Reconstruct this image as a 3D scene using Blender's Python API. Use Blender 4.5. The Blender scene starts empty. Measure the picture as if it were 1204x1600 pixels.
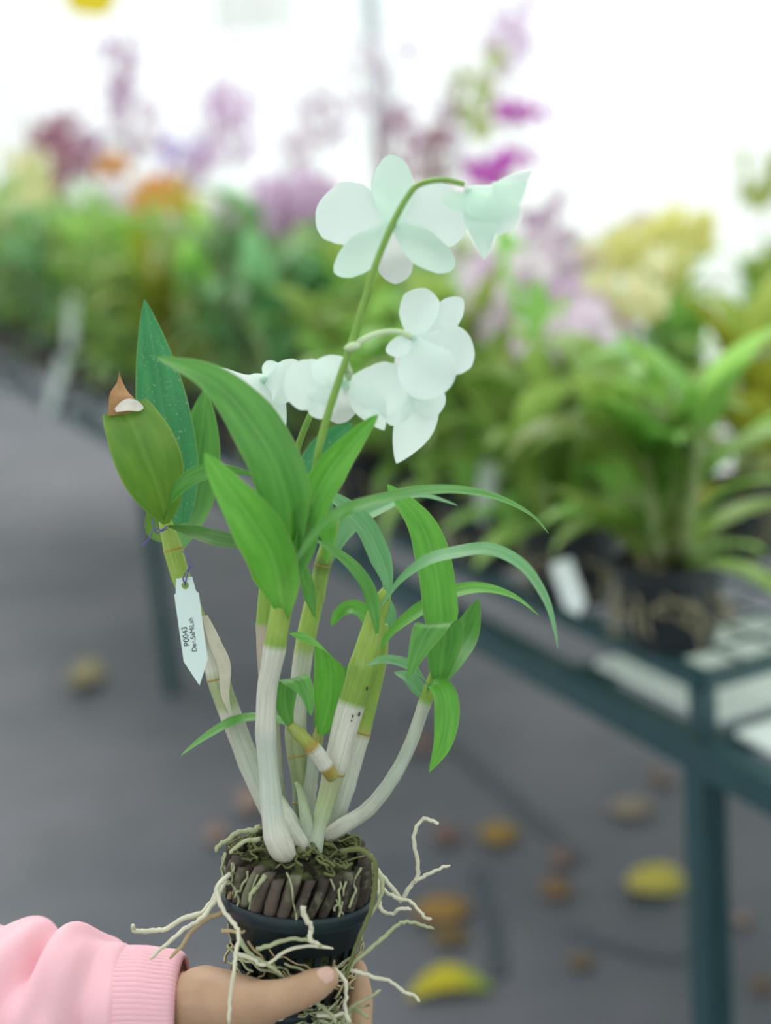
import bpy, math, random
import numpy as np
from mathutils import Vector, Matrix
random.seed(7); rng = np.random.default_rng(7)

# ------------------------------------------------------------------ camera
W, H_IMG, FPX = 1204, 1600, 2222.0
PITCH, ROLL, CAM_H = math.radians(14.5), math.radians(5.0), 1.35
CAM = np.array([0.0, 0.0, CAM_H])
FWD = np.array([0, math.cos(PITCH), -math.sin(PITCH)])
_R0 = np.array([1.0, 0, 0]); _U0 = np.cross(_R0, FWD)
RGT = math.cos(ROLL) * _R0 - math.sin(ROLL) * _U0
UPV = math.cos(ROLL) * _U0 + math.sin(ROLL) * _R0
D0 = 0.75                                   # distance of the held plant
scene = bpy.context.scene
col = scene.collection
cd = bpy.data.cameras.new('camera'); cam = bpy.data.objects.new('camera', cd); col.objects.link(cam)
cd.sensor_fit = 'VERTICAL'; cd.sensor_height = 36.0; cd.sensor_width = 27.0; cd.lens = FPX / 1600 * 36.0
cd.clip_start = 0.02; cd.clip_end = 200
m = Matrix(((RGT[0], UPV[0], -FWD[0], CAM[0]), (RGT[1], UPV[1], -FWD[1], CAM[1]), (RGT[2], UPV[2], -FWD[2], CAM[2]), (0, 0, 0, 1)))
cam.matrix_world = m
cd.dof.use_dof = True; cd.dof.focus_distance = 0.745; cd.dof.aperture_fstop = 2.9
scene.camera = cam
# ------------------------------------------------------------------ world, sun, exposure
world = bpy.data.worlds.new('world'); scene.world = world; world.use_nodes = True
bg = world.node_tree.nodes['Background']; bg.inputs[0].default_value = (0.93, 1.0, 1.0, 1); bg.inputs[1].default_value = 1.22
sd = bpy.data.lights.new('sun', 'SUN'); sd.energy = 1.7; sd.angle = math.radians(45); sd.color = (1.0, 0.98, 0.92)
sun = bpy.data.objects.new('sun', sd); col.objects.link(sun); sun.rotation_euler = (math.radians(-38), math.radians(-12), 0)
vs = scene.view_settings
vs.view_transform = 'Standard'; vs.look = 'None'; vs.gamma = 1.0; vs.exposure = 0.0; vs.use_curve_mapping = False

# ------------------------------------------------------------------ helpers
def P(px, py, d=D0):
    return CAM + d * (FWD + (px - 602) / FPX * RGT + (800 - py) / FPX * UPV)
def PX(d=D0): return d / FPX
def CV(x, y, z):                            # a direction given as right / up / towards the camera
    v = x * RGT + y * UPV - z * FWD
    return v / np.linalg.norm(v)
def unit(v):
    v = np.asarray(v, float); return v / max(1e-12, np.linalg.norm(v))
def floor_at(px, py, z=0.0):
    v = FWD + (px - 602) / FPX * RGT + (800 - py) / FPX * UPV
    return CAM + v * ((z - CAM_H) / v[2])
def proj(p):
    q = np.asarray(p) - CAM; d = q @ FWD
    return 602 + FPX * (q @ RGT) / d, 800 - FPX * (q @ UPV) / d, d
def spline(pts, n):
    p = np.asarray(pts, float)
    if len(p) == 2: return p[0] + np.linspace(0, 1, n)[:, None] * (p[1] - p[0])
    p = np.vstack([2 * p[0] - p[1], p, 2 * p[-1] - p[-2]])
    m_ = len(p) - 3; out = []
    for t in np.linspace(0, m_, n):
        i = min(int(t), m_ - 1); u = t - i
        a, b, c, d = p[i], p[i + 1], p[i + 2], p[i + 3]
        out.append(0.5 * (2 * b + (c - a) * u + (2 * a - 5 * b + 4 * c - d) * u * u + (3 * b - a - 3 * c + d) * u ** 3))
    return np.array(out)
def make_mesh(name, verts, faces, mat=None, uv=None, colr=None, smooth=True):
    me = bpy.data.meshes.new(name)
    me.from_pydata([tuple(map(float, v)) for v in verts], [], faces)
    if smooth: me.polygons.foreach_set('use_smooth', [True] * len(me.polygons))
    if uv is not None:
        l = me.uv_layers.new(name='UVMap'); idx = np.zeros(len(me.loops), int); me.loops.foreach_get('vertex_index', idx)
        l.data.foreach_set('uv', np.asarray(uv, np.float32)[idx].ravel())
    if colr is not None:
        a = me.color_attributes.new('Col', 'FLOAT_COLOR', 'POINT'); c4 = np.ones((len(verts), 4), np.float32); c4[:, :3] = colr
        a.data.foreach_set('color', c4.ravel())
    if mat: me.materials.append(mat)
    me.update(); return me
def link(name, data, parent=None, loc=None, mat4=None):
    o = bpy.data.objects.new(name, data); col.objects.link(o)
    if parent: o.parent = parent
    if mat4 is not None: o.matrix_local = mat4
    elif loc is not None: o.location = loc
    return o
def tag(o, label=None, cat=None, group=None, kind=None):
    if label: o['label'] = label
    if cat: o['category'] = cat
    if group: o['group'] = group
    if kind: o['kind'] = kind
    return o
def empty(name, loc, label=None, cat=None, group=None):
    o = bpy.data.objects.new(name, None); o.empty_display_size = .02; col.objects.link(o); o.location = loc
    return tag(o, label, cat, group)
def tube_geo(pts, rad, ns=10, cap=True, squash=None):
    pts = np.asarray(pts, float); n = len(pts); rad = np.broadcast_to(rad, (n,))
    tan = np.gradient(pts, axis=0); tan /= np.maximum(np.linalg.norm(tan, axis=1), 1e-12)[:, None]
    up = np.array([0.3, 0.2, 1.0]); up = up if abs(unit(up) @ tan[0]) < .95 else np.array([1.0, 0, 0])
    a = unit(np.cross(tan[0], up)); V = []; UV = []
    for i in range(n):
        a = unit(a - (a @ tan[i]) * tan[i]); b = np.cross(tan[i], a)
        for k in range(ns):
            th = 2 * math.pi * k / ns
            V.append(pts[i] + rad[i] * (math.cos(th) * a + math.sin(th) * b)); UV.append((i / (n - 1), k / ns))
    Fc = [(i * ns + k, i * ns + (k + 1) % ns, (i + 1) * ns + (k + 1) % ns, (i + 1) * ns + k) for i in range(n - 1) for k in range(ns)]
    if cap:
        Fc.append(tuple(reversed(range(ns)))); Fc.append(tuple((n - 1) * ns + k for k in range(ns)))
    return V, Fc, UV
def ribbon_geo(pts, widths, normals, nac=6, fold=0.0, cup=0.0, ripple=0.0, seed=0):
    pts = np.asarray(pts, float); n = len(pts)
    tan = np.gradient(pts, axis=0); V = []; UV = []; r = random.Random(seed); ph = r.random() * 6
    for i in range(n):
        t = unit(tan[i]); w = unit(np.cross(t, normals[i])); nn = np.cross(w, t)
        for k in range(nac + 1):
            v = 2 * k / nac - 1; hw = widths[i] / 2
            off = hw * (fold * abs(v) + cup * v * v + ripple * math.sin(ph + 9 * i / n + (2 if v > 0 else 0)) * v * v)
            V.append(pts[i] + w * v * hw + nn * off); UV.append((i / (n - 1), k / nac))
    s = nac + 1
    Fc = [(i * s + k, i * s + k + 1, (i + 1) * s + k + 1, (i + 1) * s + k) for i in range(n - 1) for k in range(nac)]
    return V, Fc, UV
def merge(geos):
    V, Fc, UV = [], [], []
    for v, f, u in geos:
        o = len(V); V += list(v); Fc += [tuple(i + o for i in q) for q in f]; UV += list(u)
    return V, Fc, UV
def box_geo(c, sx, sy, sz, ax=None):
    ax = ax or (np.array([1., 0, 0]), np.array([0, 1., 0]), np.array([0, 0, 1.])); c = np.asarray(c, float)
    V = [c + ax[0] * sx * i / 2 + ax[1] * sy * j / 2 + ax[2] * sz * k / 2 for i in (-1, 1) for j in (-1, 1) for k in (-1, 1)]
    Fc = [(0, 1, 3, 2), (4, 6, 7, 5), (0, 4, 5, 1), (2, 3, 7, 6), (0, 2, 6, 4), (1, 5, 7, 3)]
    return V, Fc, [(0, 0)] * 8
def bar_geo(a, b, w, h):
    a = np.asarray(a, float); b = np.asarray(b, float); t = unit(b - a)
    up = np.array([0, 0, 1.]) if abs(t[2]) < .9 else unit(np.array([E_[0], E_[1], 0]))
    s = unit(np.cross(t, up)); u = np.cross(s, t)
    return box_geo((a + b) / 2, np.linalg.norm(b - a), w, h, (t, s, u))

# ------------------------------------------------------------------ materials
class NT:
    def __init__(self, name):
        self.m = bpy.data.materials.new(name); self.m.use_nodes = True; self.t = self.m.node_tree
        self.t.nodes.clear(); self.out = self.n('ShaderNodeOutputMaterial')
    def n(self, typ, **kw):
        x = self.t.nodes.new(typ)
        for k, v in kw.items(): setattr(x, k, v)
        return x
    def l(self, a, b): self.t.links.new(a, b)
    def mix(self, f, a, b, blend='MIX'):
        x = self.n('ShaderNodeMix', data_type='RGBA', blend_type=blend)
        for s, v in ((x.inputs[0], f), (x.inputs[6], a), (x.inputs[7], b)):
            if hasattr(v, 'is_linked'): self.l(v, s)
            elif isinstance(v, (int, float)): s.default_value = v
            else: s.default_value = (*v, 1)
        return x.outputs[2]
    def noise(self, scale, vec=None, detail=3, rough=.6, dist=0):
        x = self.n('ShaderNodeTexNoise'); x.inputs['Scale'].default_value = scale; x.inputs['Detail'].default_value = detail
        x.inputs['Roughness'].default_value = rough; x.inputs['Distortion'].default_value = dist
        if vec is not None: self.l(vec, x.inputs['Vector'])
        return x.outputs['Fac']
    def ramp(self, f, stops):
        x = self.n('ShaderNodeValToRGB'); e = x.color_ramp.elements
        while len(e) < len(stops): e.new(.5)
        for i, (p, c) in enumerate(stops):
            e[i].position = p; e[i].color = (*c, 1) if not isinstance(c, (int, float)) else (c, c, c, 1)
        self.l(f, x.inputs[0]); return x.outputs[0]
    def mapv(self, kind='Object', scale=(1, 1, 1), loc=(0, 0, 0)):
        tc = self.n('ShaderNodeTexCoord'); mp = self.n('ShaderNodeMapping'); mp.inputs['Scale'].default_value = scale; mp.inputs['Location'].default_value = loc
        self.l(tc.outputs[kind], mp.inputs[0]); return mp.outputs[0]
    def objrand(self): return self.n('ShaderNodeObjectInfo').outputs['Random']
    def finish(self, colr, rough=.5, spec=.4, trans=0.0, bump=None, bstr=.2, bdist=.001, sss=0.0, tcol=None):
        p = self.n('ShaderNodeBsdfPrincipled')
        if hasattr(colr, 'is_linked'): self.l(colr, p.inputs['Base Color'])
        else: p.inputs['Base Color'].default_value = (*colr, 1)
        p.inputs['Roughness'].default_value = rough; p.inputs['Specular IOR Level'].default_value = spec
        if sss:
            p.inputs['Subsurface Weight'].default_value = sss; p.inputs['Subsurface Scale'].default_value = .003
            p.inputs['Subsurface Radius'].default_value = (1, .4, .25)
        if bump is not None:
            b = self.n('ShaderNodeBump'); b.inputs['Strength'].default_value = bstr; b.inputs['Distance'].default_value = bdist
            self.l(bump, b.inputs['Height']); self.l(b.outputs[0], p.inputs['Normal'])
        sh = p.outputs[0]
        if trans:
            tr = self.n('ShaderNodeBsdfTranslucent'); c = tcol if tcol is not None else colr
            if hasattr(c, 'is_linked'): self.l(c, tr.inputs[0])
            else: tr.inputs[0].default_value = (*c, 1)
            mx = self.n('ShaderNodeMixShader'); mx.inputs[0].default_value = trans
            self.l(sh, mx.inputs[1]); self.l(tr.outputs[0], mx.inputs[2]); sh = mx.outputs[0]
        self.l(sh, self.out.inputs[0]); return self.m
def simple(name, c, rough=.5, spec=.4, vary=.25, scale=40, **k):
    t = NT(name); f = t.noise(scale, t.mapv())
    c = np.array(c); return t.finish(t.mix(f, tuple(c * (1 - vary)), tuple(np.minimum(c * (1 + vary), 1))), rough, spec, **k)
def leaf_mat(name, c1, c2, rib, trans=.3, rough=.38, dust=0.0, rand=0.0):
    t = NT(name)
    tc = t.n('ShaderNodeTexCoord'); sep = t.n('ShaderNodeSeparateXYZ'); t.l(tc.outputs['UV'], sep.inputs[0])
    big = t.noise(2.2, t.mapv('UV', (1, 1.4, 1)), 2); base = t.mix(t.ramp(big, [(.35, 0.), (.65, 1.)]), c1, c2)
    vein = t.noise(30, t.mapv('UV', (.08, 1.3, 1)), 2); base = t.mix(t.ramp(vein, [(.4, 0.), (.75, .16)]), base, tuple(np.array(c1) * .75))
    mr = t.ramp(sep.outputs[1], [(.44, 0.), (.49, 1.), (.51, 1.), (.56, 0.)]); base = t.mix(t.mix(.65, mr, (0, 0, 0)), base, rib)
    edge = t.ramp(sep.outputs[1], [(0., 1.), (.03, 0.), (.97, 0.), (1., 1.)]); base = t.mix(t.mix(.5, edge, (0, 0, 0)), base, (.35, .42, .12))
    if rand:
        hs = t.n('ShaderNodeHueSaturation'); mm = t.n('ShaderNodeMapRange'); mm.inputs[3].default_value = 1 - rand; mm.inputs[4].default_value = 1 + rand
        t.l(t.objrand(), mm.inputs[0]); t.l(mm.outputs[0], hs.inputs['Value'])
        h2 = t.n('ShaderNodeMapRange'); h2.inputs[3].default_value = .47; h2.inputs[4].default_value = .525; t.l(t.objrand(), h2.inputs[0]); t.l(h2.outputs[0], hs.inputs['Hue'])
        t.l(base, hs.inputs['Color']); base = hs.outputs[0]
    if dust:
        v = t.n('ShaderNodeTexVoronoi'); v.inputs['Scale'].default_value = 26; t.l(t.mapv('UV', (2.4, 1, 1)), v.inputs['Vector'])
        spot = t.ramp(v.outputs['Distance'], [(.10, 1.), (.24, 0.)]); nz = t.ramp(t.noise(7, t.mapv('UV', (2, 1, 1))), [(.44, 0.), (.60, .9)])
        base = t.mix(t.mix(1.0, spot, nz, 'MULTIPLY'), base, (.55, .66, .58))
    return t.finish(base, rough, .45, trans, bump=vein, bstr=.12, bdist=.0006)
M = {}
M['leaf'] = leaf_mat('leaf green', (.075, .26, .045), (.13, .38, .065), (.18, .45, .09))
M['leaf_bright'] = leaf_mat('leaf bright green', (.10, .36, .035), (.16, .48, .06), (.22, .52, .10), .35)
M['leaf_dusty'] = leaf_mat('leaf dusty green', (.035, .22, .075), (.06, .30, .10), (.09, .33, .11), .22, dust=1)
M['leaf_olive'] = leaf_mat('leaf olive green', (.105, .24, .03), (.16, .32, .04), (.22, .38, .07), .25)
M['leaf_pale'] = leaf_mat('leaf pale green', (.13, .36, .14), (.20, .46, .20), (.28, .52, .26), .3)
M['leaf_dark'] = leaf_mat('leaf dark green', (.06, .17, .035), (.10, .23, .05), (.14, .28, .07), .22)
M['bg_leaf'] = leaf_mat('nursery leaf', (.25, .46, .08), (.42, .64, .17), (.48, .66, .26), .55, .3, rand=.4)
M['bg_leaf_blue'] = leaf_mat('nursery blue green leaf', (.19, .42, .17), (.34, .56, .27), (.40, .6, .34), .5, .3, rand=.4)
M['bg_leaf_yellow'] = leaf_mat('nursery yellow green leaf', (.28, .36, .03), (.42, .46, .05), (.45, .5, .1), .4, .45, rand=.2)
def attr_mat(name, rough=.5, spec=.35, streak=.38, trans=0):
    t = NT(name); a = t.n('ShaderNodeVertexColor', layer_name='Col')
    st = t.noise(16, t.mapv('UV', (.35, 3, 1)), 4); bl = t.noise(140, t.mapv(), 3)
    c = t.mix(t.ramp(st, [(.35, 0.), (.7, streak)]), a.outputs[0], (.16, .19, .10), 'MULTIPLY')
    c = t.mix(t.ramp(bl, [(.55, 0.), (.75, .3)]), c, (.42, .44, .34)); c = t.mix(t.ramp(t.noise(45, t.mapv('Object', (1, 1, .35)), 3), [(.45, 0.), (.65, .28)]), c, (.26, .34, .22), 'MULTIPLY')
    return t.finish(c, rough, spec, trans, bump=st, bstr=.25, bdist=.0006)
M['cane'] = attr_mat('orchid cane')
M['sheath'] = simple('papery sheath', (.62, .58, .47), .6, .3, .2, 120, trans=.25)
M['scar'] = simple('dark scar', (.05, .04, .025), .7, .2, .3, 300)
M['ring'] = simple('node ring', (.36, .23, .05), .6, .3, .35, 300)
def petal_mat(name, c, c2, trans=.45):
    t = NT(name); f = t.noise(14, t.mapv('UV', (.15, 1.6, 1)), 2); s = t.ramp(t.noise(1.5, t.mapv('UV')), [(.3, 0.), (.7, .6)])
    return t.finish(t.mix(s, c, c2), .55, .25, trans, bump=f, bstr=.10, bdist=.0005)
M['petal'] = petal_mat('white petal', (.80, .90, .85), (.76, .88, .82))
M['petal_green'] = petal_mat('greenish white petal', (.68, .87, .74), (.74, .89, .79))
M['lip'] = petal_mat('blush white lip', (.80, .78, .77), (.76, .80, .76))
M['stalk'] = simple('flower stalk green', (.22, .40, .07), .45, .4, .25, 60, trans=.1)
M['pedicel'] = simple('pale pedicel', (.62, .76, .48), .45, .4, .12, 60, trans=.2)
M['pot'] = simple('dark teal plastic', (.008, .020, .025), .42, .35, .3, 60)
M['husk'] = (lambda t: t.finish(t.mix(t.ramp(t.noise(60, t.mapv('Object', (1, 1, 1))), [(.54, 0.), (.66, .8)]), t.mix(t.ramp(t.objrand(), [(0, 0.), (1, 1.)]), (.040, .032, .026), (.115, .090, .072)), (.19, .20, .12)), .85, .2, bump=t.noise(220, t.mapv('Object')), bstr=.8, bdist=.002))(NT('coconut husk'))
M['peat'] = (lambda t: t.finish(t.mix(t.ramp(t.noise(130, t.mapv()), [(.45, 0.), (.6, 1.)]), (.018, .014, .010), (.08, .095, .035)), .9, .15, bump=t.noise(350, t.mapv()), bstr=1, bdist=.003))(NT('mossy bark'))
M['root'] = simple('pale aerial root', (.58, .56, .42), .7, .25, .3, 90)
M['root_green'] = simple('greenish root', (.34, .37, .21), .7, .25, .4, 90)
M['root_brown'] = simple('straw brown root', (.42, .32, .17), .7, .25, .4, 90)
M['moss_root'] = simple('mossy rootlet', (.13, .145, .055), .8, .2, .5, 90)
M['skin'] = (lambda t: t.finish(t.mix(t.ramp(t.noise(35, t.mapv(), 4), [(.3, 0.), (.7, 1.)]), (.37, .225, .135), (.46, .295, .185)), .5, .35, sss=.25, bump=t.noise(420, t.mapv(), 4), bstr=.25, bdist=.0006))(NT('skin'))
M['nail'] = simple('finger nail', (.54, .35, .28), .28, .5, .08, 60)
def fabric(name, c):
    t = NT(name); w = t.noise(900, t.mapv(), 2); s = t.noise(25, t.mapv())
    return t.finish(t.mix(s, tuple(np.array(c) * .93), c), .85, .15, bump=w, bstr=.3, bdist=.0005)
M['pink'] = fabric('pink fleece', (.82, .47, .525))
M['pink_rib'] = fabric('pink ribbed knit', (.81, .46, .52))
M['tagm'] = simple('white plastic tag', (.60, .72, .69), .45, .4, .02, 30)
M['ink'] = simple('black print', (.02, .025, .03), .6, .2, .1, 60)
M['twine'] = simple('violet thread', (.14, .10, .36), .6, .2, .2, 200)
M['crisp'] = simple('dry brown leaf tip', (.33, .18, .08), .75, .2, .35, 200)
M['crisp_pale'] = simple('dry pale leaf tip', (.62, .58, .50), .75, .2, .2, 200)
M['metal'] = simple('dark green painted steel', (.022, .065, .072), .35, .5, .2, 30)
M['board'] = simple('white plastic board', (.80, .88, .83), .5, .3, .06, 6)
M['post'] = simple('pale galvanised steel', (.55, .60, .62), .5, .4, .1, 8)
M['film'] = simple('milky greenhouse film', (.90, .91, .90), .7, .2, .03, 2, trans=.55)
M['trap'] = simple('yellow sticky card', (.90, .70, .02), .5, .3, .04, 8)
M['bgpot'] = simple('black plastic pot', (.014, .020, .024), .45, .4, .3, 30)
M['bgcane'] = simple('nursery cane', (.30, .36, .16), .6, .3, .4, 12)
M['bgroot'] = simple('nursery pot roots', (.30, .27, .17), .8, .2, .5, 30)
M['whitetag'] = simple('white nursery tag', (.78, .85, .84), .5, .3, .02, 20)

# ------------------------------------------------------------------ setting: floor, ground, greenhouse
def floor_mat():
    t = NT('weed mat'); v = t.mapv('Object')
    weave = t.n('ShaderNodeTexBrick'); weave.inputs['Scale'].default_value = 60; t.l(v, weave.inputs['Vector'])
    big = t.noise(.9, v, 4); mid = t.noise(5, v, 4)
    c = t.mix(t.ramp(big, [(.36, 0.), (.62, 1.)]), (.080, .092, .108), (.150, .150, .174))
    c = t.mix(t.ramp(mid, [(.45, 0.), (.75, .5)]), c, (.062, .072, .084))
    c = t.mix(.12, c, weave.outputs['Color'], 'MULTIPLY')
    return t.finish(c, .62, .4, bump=weave.outputs['Fac'], bstr=.2, bdist=.001)
M['mat'] = floor_mat()
M['shade_band'] = simple('mat shade band', (.050, .062, .076), .6, .4, .25, 6)  # dark tone that paints the shadow bands onto the floor
M['ground'] = simple('pale concrete ground', (.70, .72, .70), .8, .2, .06, 1.2)
def slab(name, x0, x1, y0, y1, z0, z1, mat):
    v, f, u = box_geo(((x0 + x1) / 2, (y0 + y1) / 2, (z0 + z1) / 2), x1 - x0, y1 - y0, z1 - z0)
    return tag(link(name, make_mesh(name, v, f, mat, smooth=False)), kind='structure')
slab('floor', -6, 6, -3, 5.2, -.06, 0, M['mat'])
slab('floor_far', -6, .1, 5.2, 12, -.06, 0, M['mat'])
slab('floor_outside', -40, 40, -30, 70, -.12, -.061, M['ground'])
# bench line: s runs along the bench away from the camera, t across it
E_ = unit(np.array([-.418, .908, 0])); N_ = np.array([E_[1], -E_[0], 0]); B0 = np.array([.336, 1.486, 0])
def B(s, t, z): return B0 + E_ * s + N_ * t + np.array([0, 0, z])
# shadow bands on the weed mat, painted as darker low strips
def shade_band(name, pts, wpx):
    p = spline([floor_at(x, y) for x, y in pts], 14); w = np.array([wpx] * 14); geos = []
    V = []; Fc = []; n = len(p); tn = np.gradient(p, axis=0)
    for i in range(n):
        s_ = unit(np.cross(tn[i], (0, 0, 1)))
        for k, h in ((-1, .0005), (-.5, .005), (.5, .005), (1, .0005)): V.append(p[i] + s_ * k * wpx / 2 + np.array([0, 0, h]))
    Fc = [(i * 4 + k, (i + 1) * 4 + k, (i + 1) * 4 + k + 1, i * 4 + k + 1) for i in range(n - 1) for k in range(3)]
    return tag(link(name, make_mesh(name, V, Fc, M['shade_band'])), kind='structure')
shade_band('floor_shade_1', [(640, 1110), (740, 1195), (830, 1275), (905, 1345)], .045)
shade_band('floor_shade_2', [(890, 1455), (960, 1480), (1040, 1500), (1100, 1490)], .03)
shade_band('floor_shade_3', [(745, 1360), (770, 1440), (780, 1530)], .04)
# pale post and milky film panels behind the benches
p_top = P(577, -160, 6.0); p_ref = P(598, 250, 6.0); px0 = p_ref.copy()
post = empty('greenhouse_post', (px0[0], px0[1], 0)); tag(post, kind='structure'); post['label'] = 'pale grey steel post behind the white flower'
gv = tube_geo(np.array([(0, 0, 0), (0, 0, 1.5), (0, 0, 3.4)]), .036, 14); link('pole', make_mesh('pole', gv[0], gv[1], M['post']), post)
gv = box_geo((0, 0, .01), .14, .14, .02); link('base_plate', make_mesh('base_plate', gv[0], gv[1], M['post'], smooth=False), post)
def film(name, px0, px1, pyb, d, z1):
    a = floor_at(0, 900); A = P(px0, pyb, d); Bq = P(px1, pyb, d); z0 = -.06 if px1 - px0 > 300 else min(A[2], Bq[2]); n = 40; V = []; Fc = []
    for i in range(n):
        q = A + (Bq - A) * i / (n - 1); off = .05 * math.sin(i * .9) + .03 * math.sin(i * 2.3)
        V += [(q[0], q[1] + off, z0), (q[0], q[1] + off * .7, z1)]
    for i in range(n - 1):
        Fc.append((i * 2, i * 2 + 2, i * 2 + 3, i * 2 + 1))
    return tag(link(name, make_mesh(name, V, Fc, M['film'])), kind='structure')
film('wall_back', -500, 60, 190, 11, 4.2)
film('wall_right', 1080, 1700, 190, 11, 4.2)
film('wall_middle', 335, 470, 45, 11, 4.2)
slab('trim_beam', -8, 8, 10.55, 10.75, 4.18, 4.3, M['post'])

# ------------------------------------------------------------------ bench and rack
ZB, ZR = .67, .75
def bench(label):
    o = empty('nursery_bench', B(0, 0, 0), label, 'bench'); org = B(0, 0, 0)
    def part(name, g, mat, parent=o): return link(name, make_mesh(name, [np.array(v) - org for v in g[0]], g[1], mat, smooth=False), parent)
    s0, s1, w = -.75, 5.2, 1.3
    for t in (0, w): part('side_rail', bar_geo(B(s0, t, ZB - .02), B(s1, t, ZB - .02), .03, .04), M['metal'])
    for s in (s0, 0, .27, 1.2, 2.24, 3.3, 4.3, s1): part('cross_rail', bar_geo(B(s, 0, ZB - .015), B(s, w, ZB - .015), .025, .028), M['metal'])
    for s in (-.72, 0, 2.24, 5.18):
        for t in (0, w): part('leg', bar_geo(B(s, t, 0), B(s, t, ZB - .04), .034, .034), M['metal'])
    for s, e in ((s0 + .02, -.02), (.02, .26)):
        for a, b in ((.03, .42), (.44, .86), (.88, 1.27)):
            part('board', box_geo(B((s + e) / 2, (a + b) / 2, ZB + .005), e - s, b - a, .008, (E_, N_, np.array([0, 0, 1.]))), M['board'])
    return o
bench('long dark green steel bench with white boards, running away to the left')
def rack(label):
    org = B(0, 0, ZB); o = empty('plant_rack', org, label, 'rack')
    def part(name, g, mat): return link(name, make_mesh(name, [np.array(v) - org for v in g[0]], g[1], mat, smooth=False), o)
    s0, s1, w0, w1 = 0.0, 5.1, .0, 1.28
    for t in (w0, w1): part('rail', bar_geo(B(s0, t, ZR - .01), B(s1, t, ZR - .01), .02, .02), M['metal'])
    for s in (0, .9, 1.8, 2.7, 3.6, 4.5, 5.1): part('cross_rail', bar_geo(B(s, w0, ZR - .012), B(s, w1, ZR - .012), .018, .018), M['metal'])
    for s in (0, .9, 1.8, 2.7, 3.6, 4.5, 5.1):
        for t in (w0, w1): part('foot', bar_geo(B(s, t, ZB + (.009 if s < .2 else -.006)), B(s, t, ZR - .02), .022, .022), M['metal'])
    gs = [bar_geo(B(s0, t, ZR - .002), B(s1, t, ZR - .002), .004, .004) for t in np.arange(.06, 1.26, .06)]
    gs += [bar_geo(B(s, w0, ZR - .004), B(s, w1, ZR - .004), .004, .004) for s in np.arange(.06, 5.1, .06)]
    part('wire_mesh', merge(gs), M['metal'])
    return o
rack('dark green wire rack standing on the bench under the potted orchids')

# ------------------------------------------------------------------ the held orchid
ORG = P(464, 1393)
orchid = empty('potted_orchid', ORG, 'white-flowered orchid in a dark net pot held up by a hand', 'orchid')
def hobj(name, geo, mat, parent, colr=None, smooth=True, org=ORG):
    return link(name, make_mesh(name, np.array(geo[0]) - org, geo[1], mat, uv=geo[2], colr=colr, smooth=smooth), parent)
# --- pot
A_ = CV(.065, 1, .10); Xp = unit(RGT - (RGT @ A_) * A_); Yp = np.cross(A_, Xp)      # Yp points away from the camera
PC = P(464, 1395)
def PT(r, th, h): return PC + A_ * h + r * (math.cos(th) * Xp + math.sin(th) * Yp)
def lathe(prof, n=64, closed=True):
    V = []; UV = []
    for i, (r, h) in enumerate(prof):
        for k in range(n): V.append(PT(r, 2 * math.pi * k / n, h)); UV.append((i / len(prof), k / n))
    m_ = len(prof); Fc = [(i * n + k, i * n + (k + 1) % n, ((i + 1) % m_) * n + (k + 1) % n, ((i + 1) % m_) * n + k) for i in range(m_ if closed else m_ - 1) for k in range(n)]
    return V, Fc, UV
pot = hobj('pot', lathe([(.0375, .001), (.0400, .0012), (.0405, -.001), (.0402, -.0055), (.0385, -.0075), (.0362, -.009), (.0352, -.021), (.0336, -.021), (.0348, -.008), (.0372, -.004)]), M['pot'], orchid)
def potr(h): return .0357 + (h + .009) * .155
for h0, h1 in ((-.036, -.039), (-.054, -.062)):
    hobj('pot_band', lathe([(potr(h0), h0), (potr(h1), h1), (potr(h1) - .0016, h1), (potr(h0) - .0016, h0)]), M['pot'], pot)
for k in range(22):
    th = 2 * math.pi * k / 22; hs = np.linspace(-.020, -.062, 6); V = []
    for h in hs:
        r = potr(h)
        for dr, dt in ((0, -.052), (0, .052), (-.0016, .052), (-.0016, -.052)): V.append(PT(r + dr, th + dt, h))
    Fc = [(i * 4 + q, i * 4 + (q + 1) % 4, (i + 1) * 4 + (q + 1) % 4, (i + 1) * 4 + q) for i in range(5) for q in range(4)] + [(0, 1, 2, 3), (20, 23, 22, 21)]
    hobj('pot_rib', (V, Fc, [(0, 0)] * len(V)), M['pot'], pot, smooth=False)
# root ball inside the pot and mossy top
def nz(a, b, c=0): return math.sin(a * 3.1 + b * 5.7 + c) * .5 + math.sin(a * 7.3 - b * 3.9 + 1.3 * c) * .3 + math.sin(a * 13 + b * 11 + c) * .2
V = []; prof = [(.001, .0255), (.008, .026), (.016, .0255), (.024, .0235), (.029, .019), (.0305, .010), (.031, .002), (.0315, -.012), (.031, -.03), (.0275, -.05), (.024, -.0605), (.001, -.061)]
NN = 72
for i, (r, h) in enumerate(prof):
    for k in range(NN):
        th = 2 * math.pi * k / NN; e = nz(th * 2, i * .9, 2) * .0014 if r > .002 else 0
        V.append(PT(r + e * .6, th, h + (e if h > .018 else 0)))
Fc = [(i * NN + k, i * NN + (k + 1) % NN, (i + 1) * NN + (k + 1) % NN, (i + 1) * NN + k) for i in range(len(prof) - 1) for k in range(NN)]
hobj('root_ball', (V, Fc, [(0, 0)] * len(V)), M['peat'], orchid)
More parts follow.
